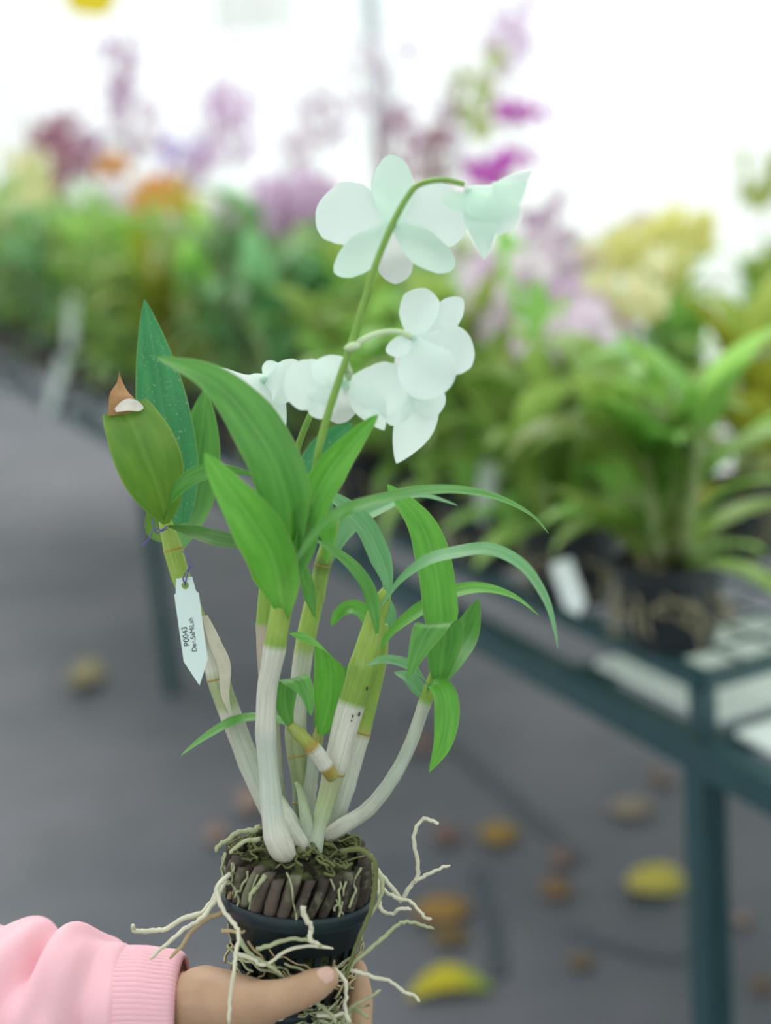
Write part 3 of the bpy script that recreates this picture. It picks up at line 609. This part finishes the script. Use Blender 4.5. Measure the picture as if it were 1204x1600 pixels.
# ------------------------------------------------------------------ name tag
T0 = P(289, 915, .737)
tago = empty('plant_tag', T0, 'white plastic name tag tied to the leftmost cane', 'tag')
outl = [(275, 904), (300, 901), (306, 923), (310, 923), (324.5, 1031), (311.6, 1071), (287, 1033.6), (272, 928.5), (274.5, 927)]
def tagP(x, y, dz=0):                         # the tag's own tilted plane
    return P(x, y, .7365 - (y - 915) * .00004) + CV(0, 0, 1) * dz
hc = (289.3, 914.8); hr = 5.8; nh = 36
def ray_out(a):
    dx, dy = math.cos(a), math.sin(a); best = 1e9
    for i in range(len(outl)):
        (x1, y1), (x2, y2) = outl[i], outl[(i + 1) % len(outl)]
        det = dx * (y1 - y2) - dy * (x1 - x2)
        if abs(det) < 1e-9: continue
        t = ((x1 - hc[0]) * (y1 - y2) - (y1 - hc[1]) * (x1 - x2)) / det; u = (dx * (y1 - hc[1]) - dy * (x1 - hc[0])) / det
        if t > 0 and -1e-6 <= u <= 1 + 1e-6: best = min(best, t)
    return best
angs = sorted(set([2 * math.pi * k / nh for k in range(nh)] + [math.atan2(y - hc[1], x - hc[0]) % (2 * math.pi) for x, y in outl]))
V = []; na = len(angs)
for dz in (.0003, -.0003):
    for a in angs:
        V.append(tagP(hc[0] + hr * math.cos(a), hc[1] + hr * math.sin(a), dz))
        r = ray_out(a); V.append(tagP(hc[0] + r * math.cos(a), hc[1] + r * math.sin(a), dz))
Fc = []
for i in range(na):
    j = (i + 1) % na; o2 = 2 * na
    Fc += [(2 * i, 2 * i + 1, 2 * j + 1, 2 * j), (o2 + 2 * i, o2 + 2 * j, o2 + 2 * j + 1, o2 + 2 * i + 1), (2 * i + 1, o2 + 2 * i + 1, o2 + 2 * j + 1, 2 * j + 1), (2 * i, 2 * j, o2 + 2 * j, o2 + 2 * i)]
tg = link('tag_plate', make_mesh('tag_plate', np.array(V) - T0, Fc, M['tagm'], smooth=False), tago)
def text_mesh(body, name):
    c = bpy.data.curves.new(name, 'FONT'); c.body = body; c.size = 1; o = bpy.data.objects.new(name, c); col.objects.link(o)
    dg = bpy.context.evaluated_depsgraph_get(); me = bpy.data.meshes.new_from_object(o.evaluated_get(dg)); bpy.data.objects.remove(o); bpy.data.curves.remove(c)
    me.name = name; return me
def put_text(body, a, b, hpx):
    me = text_mesh(body, 'lettering'); co = np.array([v.co[:] for v in me.vertices]); x0, x1 = co[:, 0].min(), co[:, 0].max()
    a = np.array(a, float); b = np.array(b, float); ax = b - a; ln = np.linalg.norm(ax); ax /= ln; ay = np.array([ax[1], -ax[0]])
    for v, c in zip(me.vertices, co):
        q = a + ax * ln * (c[0] - x0) / (x1 - x0) + ay * (c[1] / .70) * hpx
        v.co = tagP(q[0], q[1], .00055) - T0
    me.materials.clear(); me.materials.append(M['ink']); link('lettering', me, tg)
put_text('P0043', (296.5, 1008), (292, 979), 9)
put_text('Den.SaMiLah', (307.5, 1017), (301.5, 965), 7.6)
def thread(pts): return link('thread', make_mesh('thread', *[np.array(x) - T0 if i == 0 else x for i, x in enumerate(tube_geo(spline([P(*p) for p in pts], 8 * len(pts)), 1.0 * PX(), 6)[:2])], M['twine']), tago)
thread([(289, 915, .7385), (290, 908, .7355), (294, 893, .735), (296, 880, .736), (292, 868, .738), (284, 861, .741)])
thread([(289, 912, .7365), (286, 904, .735), (292, 892, .734), (302, 884, .735)])
thread([(261, 822, .742), (252, 828, .738), (244, 826, .737), (238, 829, .737), (232, 843, .736), (222, 853, .735)])
thread([(262, 826, .742), (252, 830, .74), (245, 832, .74), (240, 824, .74), (238, 806, .742), (238, 790, .745)])

# ------------------------------------------------------------------ person: hand and pink sleeve
HO = P(300, 1580, .75)
person = empty('person', HO, 'hand and forearm in a pink fleece sleeve holding up the orchid pot', 'person')
def capsule(a, b, ns=14, nr=7):
    pa, pb = P(*a[:3]), P(*b[:3]); ra, rb = a[3] * PX(), b[3] * PX(); ax = unit(pb - pa); pts = []; rad = []
    for k in range(nr): th = math.pi / 2 * (k / (nr - 1)); pts.append(pa - ax * ra * math.cos(th)); rad.append(max(1e-5, ra * math.sin(th)))
    for k in range(1, 4): pts.append(pa + (pb - pa) * k / 4); rad.append(ra + (rb - ra) * k / 4)
    for k in range(nr): th = math.pi / 2 * (k / (nr - 1)); pts.append(pb + ax * rb * math.sin(th)); rad.append(max(1e-5, rb * math.cos(th)))
    return tube_geo(pts, rad, ns)
CH = [
 [(150, 1576, .746, 50), (285, 1572, .743, 52), (330, 1570, .735, 50)], [(150, 1578, .764, 48), (285, 1576, .764, 52), (360, 1592, .768, 48)],
 [(318, 1562, .737, 52), (358, 1566, .724, 46), (402, 1571, .713, 38)],                               # base of the thumb
 [(395, 1570, .711, 36), (440, 1560, .702, 28), (462, 1553, .699, 26)],                               # thumb
 [(462, 1553, .699, 26), (492, 1539, .699, 24.5), (511, 1529, .701, 19)],
 [(340, 1592, .744, 50), (430, 1640, .735, 40), (510, 1652, .738, 34)], [(345, 1595, .762, 50), (440, 1645, .765, 40), (500, 1655, .772, 34)],   # palm
 [(350, 1590, .785, 44), (430, 1630, .795, 36)], [(430, 1640, .735, 38), (440, 1645, .78, 38)],
 [(505, 1652, .738, 30), (555, 1618, .742, 26), (562, 1560, .748, 22), (557, 1514, .752, 17)],        # index finger
 [(500, 1655, .770, 30), (560, 1625, .785, 25), (560, 1565, .800, 21), (535, 1525, .812, 17)],
 [(470, 1650, .785, 28), (520, 1615, .812, 24), (510, 1560, .826, 20), (480, 1530, .828, 16)],
 [(430, 1635, .795, 26), (455, 1600, .822, 21), (440, 1560, .832, 17), (415, 1540, .828, 14)]]
gs = []
for ch in CH:
    for a, b in zip(ch[:-1], ch[1:]): gs.append(capsule(a, b))
hv = merge(gs)
hand = link('hand', make_mesh('hand', np.array(hv[0]) - HO, hv[1], M['skin']), person)
rm = hand.modifiers.new('remesh', 'REMESH'); rm.mode = 'VOXEL'; rm.voxel_size = .0014; rm.use_smooth_shade = True
sm = hand.modifiers.new('smooth', 'SMOOTH'); sm.factor = .5; sm.iterations = 14
def nail(c, ax, nrm, ln, wd):
    V = []; ax = unit(ax); nrm = unit(nrm); sd_ = np.cross(ax, nrm); n = 8; Fc = []
    for i in range(n + 1):
        for k in range(n + 1):
            u, v = i / n * 2 - 1, k / n * 2 - 1; w = wd * math.sqrt(max(.0, 1 - abs(u) ** 3.0)) * .5 + wd * .02
            V.append(c + ax * u * ln / 2 + sd_ * v * w - nrm * (v * v * wd * .16 + u * u * ln * .05))
    for i in range(n):
        for k in range(n): Fc.append((i * (n + 1) + k, i * (n + 1) + k + 1, (i + 1) * (n + 1) + k + 1, (i + 1) * (n + 1) + k))
    return link('fingernail', make_mesh('fingernail', np.array(V) - HO, Fc, M['nail']), person)
nail(P(508, 1523, .6946), P(520, 1520, .701) - P(490, 1533, .698), CV(.15, .62, 1), .0095, .0075)
# sleeve and cuff
def arm_tube(name, secs, mat, nseg, disp, thick=.0015):
    n = len(secs); V = []; UV = []; c = [P(x, y, d) for x, y, d, rv, rd in secs]
    for i, (x, y, d, rv, rd) in enumerate(secs):
        t = unit(c[min(i + 1, n - 1)] - c[max(i - 1, 0)]); u = unit(UPV - (UPV @ t) * t); w = np.cross(t, u)
        for k in range(nseg):
            th = 2 * math.pi * k / nseg; e = disp(x, th)
            V.append(c[i] + u * math.sin(th) * (rv * PX() + e) + w * math.cos(th) * (rd * PX() + e)); UV.append((i / n, k / nseg))
    Fc = [(i * nseg + k, i * nseg + (k + 1) % nseg, (i + 1) * nseg + (k + 1) % nseg, (i + 1) * nseg + k) for i in range(n - 1) for k in range(nseg)]
    o = link(name, make_mesh(name, np.array(V) - HO, Fc, mat, uv=UV), person)
    s_ = o.modifiers.new('thickness', 'SOLIDIFY'); s_.thickness = thick; s_.offset = -1; return o
xs = np.linspace(172, 281, 44)
arm_tube('cuff', [(x, 1573 + (x - 172) * -.0, .752, np.interp(x, [172, 185, 225, 268, 277, 281], [82, 84, 83, 77, 75, 69]), np.interp(x, [172, 185, 225, 268, 277, 281], [100, 102, 101, 97, 95, 88])) for x in xs], M['pink_rib'], 420,
         lambda x, th: .0006 * math.sin(th * 70 + math.sin(x * .05) * .6) * min(1, max(0, (280 - x) / 6)), .002)
def sleeve_d(x, th):
    f = min(1, max(0, (197 - x) / 40))
    e = .0035 * math.sin(x * .055 + 1.8 * math.sin(th * 2 + 1)) + .0028 * math.sin(x * .031 + th * 3) + .0018 * math.sin(x * .11 - th * 4)
    e += .009 * math.exp(-((x - 132) / 24) ** 2) * max(0, math.sin(th)) ** 2 - .007 * math.exp(-((x - 84) / 13) ** 2) * max(0, math.sin(th)) ** 2
    return e * f
xs = np.concatenate([np.linspace(-900, -120, 40), np.linspace(-110, 197, 96)])
arm_tube('sleeve', [(x, np.interp(x, [-900, 0, 180], [1700, 1585, 1574]), np.interp(x, [-900, 0, 180], [.84, .765, .752]), np.interp(x, [-900, 0, 60, 120, 165, 188, 197], [175, 147, 122, 106, 94, 90, 82]), np.interp(x, [-900, 0, 60, 120, 165, 188, 197], [175, 150, 132, 120, 112, 108, 100])) for x in xs], M['pink'], 140, sleeve_d)

# ------------------------------------------------------------------ fallen leaves on the floor
def fallen(px, py, lpx, wpx, ang, c, label, curl=.2, c2=None):
    p = floor_at(px, py); d = (p - CAM) @ FWD; L = lpx * d / FPX; Wd = wpx * d / FPX; V = []; UV = []; n, k_ = 14, 6; r = random.Random(px)
    a = math.radians(ang); ax = np.array([math.cos(a), math.sin(a), 0]); ay = np.array([-math.sin(a), math.cos(a), 0])
    for i in range(n + 1):
        f = i / n; w = Wd / 2 * max(.04, math.sin(math.pi * (f * .94 + .03)) ** .7)
        for k in range(k_ + 1):
            v = 2 * k / k_ - 1
            V.append(ax * (f - .5) * L + ay * (v * w + L * curl * .5 * (4 * (f - .5) ** 2 - .33)) + np.array([0, 0, .003 + abs(v) * w * .35 + .05 * L * (2 * f - 1) ** 2 + .002 * math.sin(7 * f + px)])); UV.append((f, k / k_))
    Fc = [(i * (k_ + 1) + k, i * (k_ + 1) + k + 1, (i + 1) * (k_ + 1) + k + 1, (i + 1) * (k_ + 1) + k) for i in range(n) for k in range(k_)]
    t = NT('fallen leaf'); sp = t.n('ShaderNodeSeparateXYZ'); t.l(t.mapv('UV'), sp.inputs[0])
    c2 = c2 or tuple(np.array(c) * .6); cc = t.mix(t.ramp(sp.outputs[0], [(.55, 0.), (.95, 1.)]), c, c2)
    cc = t.mix(t.ramp(t.noise(9, t.mapv('UV')), [(.5, 0.), (.75, .5)]), cc, tuple(np.array(c) * .6))
    o = link('fallen_leaf', make_mesh('fallen_leaf', V, Fc, t.finish(cc, .6, .3, .15), uv=UV), loc=p)
    md = o.modifiers.new('thickness', 'SOLIDIFY'); md.thickness = .0008
    return tag(o, label, 'leaf', 'fallen leaves on the mat')
YEL, BRN, ORG_, TAN = (.50, .42, .06), (.26, .15, .07), (.36, .21, .06), (.33, .27, .20)
fallen(702, 1546, 130, 70, 2, (.58, .50, .03), 'bright curved yellow leaf with green tip lying by the hand', -.5, (.16, .30, .04))
fallen(1022, 1387, 95, 95, -48, (.52, .45, .08), 'yellow leaf fading to olive left of the green bench leg', .3, (.30, .32, .08))
fallen(780, 1312, 62, 70, -5, (.38, .24, .06), 'tan-yellow leaf at the lower end of the diagonal painted shade band')
fallen(870, 1396, 48, 60, 20, BRN, 'small brown leaf below the diagonal painted shade band')
fallen(878, 1348, 36, 60, 0, (.24, .16, .13), 'small dull pinkish brown leaf touching the diagonal painted shade band')
fallen(692, 1432, 90, 80, 12, ORG_, 'orange-brown crumpled leaf beside the pot roots', .1)
fallen(704, 1470, 55, 60, 30, (.22, .15, .06), 'dark olive-brown leaf just below the orange-brown one', .1)
fallen(1108, 1452, 40, 60, 40, (.30, .14, .04), 'dark rust leaf directly left of the green bench leg')
fallen(1162, 1443, 26, 36, 0, (.34, .24, .18), 'tiny tan leaf directly right of the green bench leg')
fallen(988, 1271, 70, 60, -6, TAN, 'pale dry leaf on the mat, just below the bench shadow')
fallen(1034, 1222, 36, 60, 20, (.20, .15, .11), 'faint brown leaf farthest back beside the bench leg')
fallen(1086, 1334, 34, 46, 0, (.22, .17, .14), 'faint brown leaf near the bench leg, above the yellow-olive leaf')
fallen(908, 1508, 40, 42, 0, (.20, .14, .08), 'dim brown leaf on the dark mat at the lower right')
fallen(1108, 1550, 34, 40, 0, (.20, .14, .08), 'dim brown leaf left of the bench leg at the bottom edge')
fallen(1190, 1546, 34, 40, 0, (.21, .14, .08), 'dim brown leaf at the lower right corner')
fallen(698, 1312, 44, 60, 0, (.24, .14, .12), 'dull reddish leaf above the upright white root')
fallen(660, 1170, 44, 70, 0, (.26, .17, .15), 'dull pink-brown leaf behind the arching thin cane')
fallen(134, 1066, 56, 110, 0, (.34, .30, .15), 'lone pale olive leaf on the mat left of the white tag')
fallen(338, 1312, 34, 60, 0, (.34, .22, .18), 'pinkish leaf behind the left side of the pot')
fallen(390, 1262, 44, 90, 0, (.36, .26, .22), 'pale pinkish leaf behind the base of the tagged cane')

# ------------------------------------------------------------------ yellow sticky trap hanging far back
ty = P(152, 24, 3.2); tr = empty('sticky_trap', ty, 'bright yellow sticky insect trap hanging at the top left corner', 'insect trap')
V = []; sh = [(-.068, .10), (-.064, .012), (-.010, -.002), (.012, -.004), (.042, .012), (.060, .10)]
for dz in (-.0006, .0006): V += [(x, dz, z) for x, z in sh]
link('card', make_mesh('card', V, [(0, 1, 2, 3, 4, 5), (11, 10, 9, 8, 7, 6)] + [(i, 6 + i, 6 + (i + 1) % 6, (i + 1) % 6) for i in range(6)], M['trap'], smooth=False), tr)
gv = tube_geo(np.array([(0, 0, .098), (0, 0, .5), (0, 0, 1.2)]), .001, 6); link('string', make_mesh('string', gv[0], gv[1], M['post']), tr)

# ------------------------------------------------------------------ potted orchids on the rack
def std_leaf(L, wd, droop, seed):
    r = random.Random(seed); n = 12; pts = []; x = z = 0; a = math.radians(r.uniform(60, 75))
    for i in range(n): pts.append((x, 0, z)); x += math.cos(a) * L / (n - 1); z += math.sin(a) * L / (n - 1); a -= droop * (i / n + .3)
    f = np.linspace(0, 1, n); w = wd * np.clip(np.minimum(1, .35 + 3 * f) * np.clip((1 - f) / .45, 0, 1) ** .6, .03, 1)
    nr = [unit((-.6, 0, .8))] * n
    g = ribbon_geo(pts, w, nr, 4, .22, 0, .05, seed)
    return g
LEAFM = {}
for mt in ('bg_leaf', 'bg_leaf_blue', 'bg_leaf_yellow'):
    LEAFM[mt] = []
    for k in range(6):
        g = std_leaf(.17, .038 + .005 * (k % 3), .08 + .05 * k, k); LEAFM[mt].append(make_mesh('leaf', g[0], g[1], M[mt], uv=g[2]))
def bgpot_geo():
    prof = [(.001, .0), (.050, .0), (.062, .092), (.067, .093), (.067, .105), (.061, .105), (.060, .090), (.001, .088)]; n = 20; V = []
    for r, h in prof: V += [(r * math.cos(2 * math.pi * k / n), r * math.sin(2 * math.pi * k / n), h) for k in range(n)]
    return V, [(i * n + k, i * n + (k + 1) % n, (i + 1) * n + (k + 1) % n, (i + 1) * n + k) for i in range(len(prof) - 1) for k in range(n)]
POTM = make_mesh('pot', *bgpot_geo(), M['bgpot'], smooth=False)
gs = [tube_geo(wiggle(np.array([.045 * math.cos(a), .045 * math.sin(a), .082]), np.array([.075 * math.cos(a + .6), .075 * math.sin(a + .6), random.uniform(.0, .06)]), 5, .012), .0022, 4) for a in np.linspace(0, 6.2, 26)]
gs.append(merge([tube_geo(wiggle((random.uniform(-.04, .04), random.uniform(-.04, .04), .085), (random.uniform(-.04, .04), random.uniform(-.04, .04), .10), 4, .01), .003, 4) for _ in range(30)]))
g = merge(gs); POTROOT = make_mesh('roots', g[0], g[1], M['bgroot'])
g = tube_geo(np.array([(0, 0, 0), (0, 0, .3), (0, 0, .65), (0, 0, 1.)]), [.0055, .0085, .0075, .004], 8); CANEM = make_mesh('cane', g[0], g[1], M['bgcane'])
def flower_mesh(name, c, lip):
    mat = simple(name, c, .6, .2, .15, 60, trans=.4); ml = simple(name + ' lip', lip, .6, .2, .15, 60, trans=.3); gs = []
    for a, L, w in ((90, .026, .015), (20, .027, .024), (160, .027, .024), (-50, .024, .015), (230, .024, .015), (-90, .020, .018)):
        a = math.radians(a); n = 7; pts = [(math.cos(a) * L * f, -.006 * math.sin(f * 2) + .004 * f, math.sin(a) * L * f) for f in np.linspace(0.06, 1, n)]
        f = np.linspace(0, 1, n); ww = w * np.clip(np.sin(np.pi * (f * .82 + .12)), .05, 1); gs.append(ribbon_geo(pts, ww, [(0, -1, 0)] * n, 4, 0, -.15))
    g = merge(gs); me = make_mesh('flower', g[0], g[1], mat); me.materials.append(ml); nf = len(me.polygons)
    for p in list(me.polygons)[nf * 5 // 6:]: p.material_index = 1
    return me
FL = {k: flower_mesh(k + ' orchid flower', c, l) for k, c, l in (
 ('lilac', (.82, .62, .82), (.66, .36, .68)), ('pale', (.86, .74, .84), (.76, .5, .74)), ('magenta', (.62, .14, .58), (.45, .03, .40)), ('maroon', (.46, .22, .30), (.30, .06, .16)),
 ('mauve', (.66, .48, .64), (.45, .16, .40)), ('yellow', (.92, .88, .36), (.82, .70, .18)), ('cream', (.92, .87, .52), (.84, .74, .36)), ('orange', (.80, .40, .12), (.70, .26, .06)),
 ('violet', (.66, .52, .86), (.38, .16, .62)), ('green', (.50, .58, .20), (.45, .50, .14)), ('white', (.86, .86, .82), (.80, .74, .74)))}
def place(name, me, parent, loc, rot, sc):
    o = bpy.data.objects.new(name, me); col.objects.link(o); o.parent = parent; o.location = loc; o.rotation_euler = rot; o.scale = sc; return o
def bg_plant(s, t, h, ncane, mt, label, spikes=(), leafs=1.0, nleaf=6, seed=0, cat='orchid', zb=ZR):
    r = random.Random(seed * 13 + 5); base = B(s, t, zb); o = empty('nursery_orchid', base, label, cat, 'potted orchids on the rack')
    o.rotation_euler = (0, 0, 0)
    place('pot', POTM, o, (0, 0, 0), (0, 0, r.uniform(0, 6)), (1, 1, 1)); place('roots', POTROOT, o, (0, 0, 0), (0, 0, r.uniform(0, 6)), (1, 1, 1)); tops = []
    o.children[-1]['kind'] = 'stuff'
    for c in range(ncane):
        a = r.uniform(0, 6.28); tilt = r.uniform(.04, .34); hh = (h - .08) * r.uniform(.62, 1.0); x0, y0 = .022 * math.cos(a), .022 * math.sin(a)
        place('cane', CANEM, o, (x0, y0, .08), (0, tilt, a), (1, 1, hh)); dirv = np.array([math.sin(tilt) * math.cos(a), math.sin(tilt) * math.sin(a), math.cos(tilt)])
        b0 = np.array([x0, y0, .08]); tops.append(b0 + dirv * hh); pa = r.uniform(0, 6.28)
        for k in range(nleaf):
            f = .04 + .96 * (k + .5) / nleaf; q = b0 + dirv * hh * f; az = pa + (k % 2) * math.pi + r.uniform(-.5, .5); sc = r.uniform(.75, 1.15) * leafs * (1.05 - .25 * abs(f - .7))
            place('leaf', r.choice(LEAFM[mt]), o, q, (r.uniform(-.2, .2), r.uniform(-.35, .25) * (1.3 if f < .9 else .4) + (.55 if f < .3 else 0), az), (sc, sc * r.uniform(.8, 1.2), sc))
    for (px, py, kind, nf, spread) in spikes:
        dep = proj(base + np.array([0, 0, h]))[2]; tip = P(px, py, dep) - base; st = tops[int(np.argmin([np.linalg.norm((tip - q)[:2]) for q in tops]))]
        mid = st * .5 + tip * .5 + np.array([0, 0, .08 * np.linalg.norm(tip - st)]); end = tip + (tip - st) * .06
        q = spline([st, mid, tip], 14); g = tube_geo(q, .0025, 5); sp = link('flower_stalk', make_mesh('flower_stalk', g[0], g[1], M['stalk']), o)
        for k in range(nf):
            f = 1 - (k / max(1, nf)) * spread; i = f * 13; i0 = min(int(i), 12); pp = q[i0] + (q[i0 + 1] - q[i0]) * (i - i0)
            a = k * 2.4 + r.uniform(-.5, .5); off = np.array([math.cos(a), math.sin(a) * .7, r.uniform(-.4, .4)]) * r.uniform(.025, .06)
            sc = r.uniform(1.05, 1.5); place('flower', FL[kind], o, pp + off, (r.uniform(-.5, .5), r.uniform(-.5, .5), math.atan2(off[1], off[0]) * .5 + r.uniform(-.8, .8) + .4), (sc,) * 3)
    return o
# spikes: (px, py, colour, flowers, share of the stalk that carries flowers)
SPK = {
 'cream': [(30, 250, 'cream', 14, .75), (62, 268, 'cream', 13, .7), (10, 300, 'cream', 12, .7)],
}
PL = []
for row, (t, step, s_first) in enumerate(((.035, .215, .10), (.32, .26, .06), (.66, .30, .02), (.98, .32, .10), (1.22, .34, .30))):
    k = 0
    for s in np.arange(s_first, 5.0, step):
        q = proj(B(s, t, ZR + .2))
        if -150 < q[0] < 1300: k += 1; PL.append((float(s), t, q, row, k))
SPIKES = [  # px, py, colour, n, share, wanted depth
 (30, 235, 'cream', 14, .7, 3.9), (64, 262, 'cream', 13, .7, 3.9), (8, 290, 'cream', 12, .7, 3.9), (45, 300, 'cream', 10, .6, 3.9),
 (85, 190, 'maroon', 12, .4, 4.6), (130, 210, 'mauve', 12, .4, 4.6), (195, 60, 'mauve', 12, .45, 5.0), (180, 150, 'mauve', 10, .5, 5.0), (215, 165, 'pale', 10, .5, 5.0), (105, 230, 'maroon', 10, .4, 4.4),
 (160, 245, 'orange', 7, .3, 4.2), (250, 285, 'orange', 8, .35, 3.6), (275, 318, 'yellow', 6, .3, 3.5), (340, 130, 'lilac', 14, .5, 4.6), (365, 155, 'lilac', 12, .5, 4.6), (280, 225, 'violet', 10, .35, 4.4), (320, 190, 'pale', 10, .4, 4.6),
 (310, 240, 'lilac', 8, .4, 4.0), (430, 280, 'lilac', 13, .5, 3.0), (400, 295, 'lilac', 9, .4, 3.1), (455, 310, 'mauve', 10, .5, 2.9), (350, 330, 'pale', 8, .4, 3.3), (305, 345, 'white', 9, .4, 3.4), (200, 290, 'pale', 8, .4, 3.7),
 (470, 150, 'pale', 8, .5, 4.8), (515, 125, 'mauve', 7, .5, 4.8), (560, 60, 'pale', 8, .4, 4.6), (610, 90, 'mauve', 9, .5, 4.4), (620, 175, 'maroon', 12, .5, 4.2), (655, 200, 'maroon', 9, .5, 4.0), (700, 190, 'mauve', 8, .5, 4.0), (450, 220, 'pale', 9, .5, 4.4),
 (800, 10, 'lilac', 8, .3, 4.2), (775, 40, 'pale', 6, .3, 4.2), (750, 100, 'green', 9, .35, 3.4), (690, 130, 'mauve', 5, .3, 3.8), (808, 172, 'magenta', 3, .06, 3.2), (792, 240, 'magenta', 3, .08, 3.2), (755, 250, 'magenta', 3, .08, 3.2), (700, 320, 'pale', 5, .4, 3.6),
 (790, 400, 'lilac', 8, .45, 2.8), (740, 400, 'pale', 7, .4, 3.0), (830, 375, 'pale', 10, .6, 3.0), (870, 450, 'lilac', 7, .45, 2.5), (900, 400, 'pale', 10, .5, 2.8), (945, 485, 'lilac', 5, .25, 2.3), (840, 320, 'mauve', 8, .5, 3.2), (960, 360, 'pale', 6, .4, 3.2), (880, 490, 'pale', 7, .4, 2.2), (770, 440, 'pale', 8, .4, 2.5),
 (1000, 360, 'yellow', 12, .5, 2.7), (1045, 335, 'yellow', 13, .5, 2.7), (1075, 350, 'yellow', 10, .4, 2.7), (940, 390, 'cream', 8, .4, 2.8), (1030, 420, 'yellow', 9, .4, 2.6), (985, 430, 'cream', 8, .4, 2.7),
 (1190, 250, 'green', 9, .4, 2.6), (240, 300, 'green', 5, .3, 4.0), (60, 190, 'maroon', 8, .3, 4.8)]
assign = {i: [] for i in range(len(PL))}
for sp in SPIKES:
    best = min(range(len(PL)), key=lambda i: abs(PL[i][2][0] - sp[0]) / 60 + abs(PL[i][2][2] - sp[5]) * 2.0 + .6 * len(assign[i]))
    assign[best].append(sp[:5])
ORD = ['first', 'second', 'third', 'fourth', 'fifth', 'sixth', 'seventh', 'eighth', 'ninth', 'tenth', 'eleventh', 'twelfth', 'thirteenth', 'fourteenth', 'fifteenth', 'sixteenth', 'seventeenth', 'eighteenth', 'nineteenth', 'twentieth', 'twenty-first', 'twenty-second', 'twenty-third', 'twenty-fourth']
ROWN = ['row at the bench edge', 'second row', 'middle row', 'fourth row', 'back row']
for i, (s, t, q, row, k) in enumerate(PL):
    d = q[2]; kinds = [z[2] for z in assign[i]]; r = random.Random(i)
    ty_ = np.interp(q[0], [-150, 300, 560, 680, 820, 1000, 1300], [262, 272, 320, 440, 490, 500, 470]); h = P(q[0], ty_, d)[2] - ZR - .09 + r.uniform(-.06, .04); z_ = r.random() * (.68 if row == 0 and q[0] > 650 else 1); mt = 'bg_leaf' if z_ < .66 else 'bg_leaf_blue' if z_ < .92 else 'bg_leaf_yellow'
    fl = (' with %s flowers' % kinds[0].replace('pale', 'pale pink').replace('green', 'greenish')) if kinds else ' out of bloom'
    lab = 'potted orchid%s, %s, %s from the bare corner' % (fl, ROWN[row], ORD[k - 1])
    bg_plant(s, t, min(max(h, .22), .60), (7 if row < 1 else 6 if row < 2 else 4) if q[0] < 620 else (5 if row < 1 else 4 if row < 2 else 3), mt, lab, assign[i], 1.15 if d > 2.6 else 1.2, 8 if row < 1 else 6 if row < 2 else 5, i)
# white nursery tags standing among the pots
for px, py, d, hh, a, lab in ((92, 588, .84, .11, .4, 'white tag at the far left end of the pot row'), (112, 492, .99, .10, .2, 'pale tag among the leaves at the far left'),
        (885, 905, .84, .045, -.2, 'small pale tag leaning over the pots below the arched leaf tip'), (762, 742, .90, .07, .3, 'small white tag among the canes right of the arched leaves'),
        (1030, 760, .92, .07, .1, 'small white tag in the pot nearest the rack corner')):
    p = floor_at(px, py, d); o = empty('nursery_tag', p, lab, 'tag', 'white tags among the pots')
    w = .026; V = []
    for y in (-.0005, .0005): V += [(-w / 2, y, -hh * .7), (0, y, -hh), (w / 2, y, -hh * .7), (w / 2, y, hh / 2), (-w / 2, y, hh / 2)]
    c = link('tag_plate', make_mesh('tag_plate', V, [(0, 1, 2, 3, 4), (9, 8, 7, 6, 5)] + [(i, 5 + i, 5 + (i + 1) % 5, (i + 1) % 5) for i in range(5)], M['whitetag'], smooth=False), o); c.rotation_euler = (-.3, a, .2)
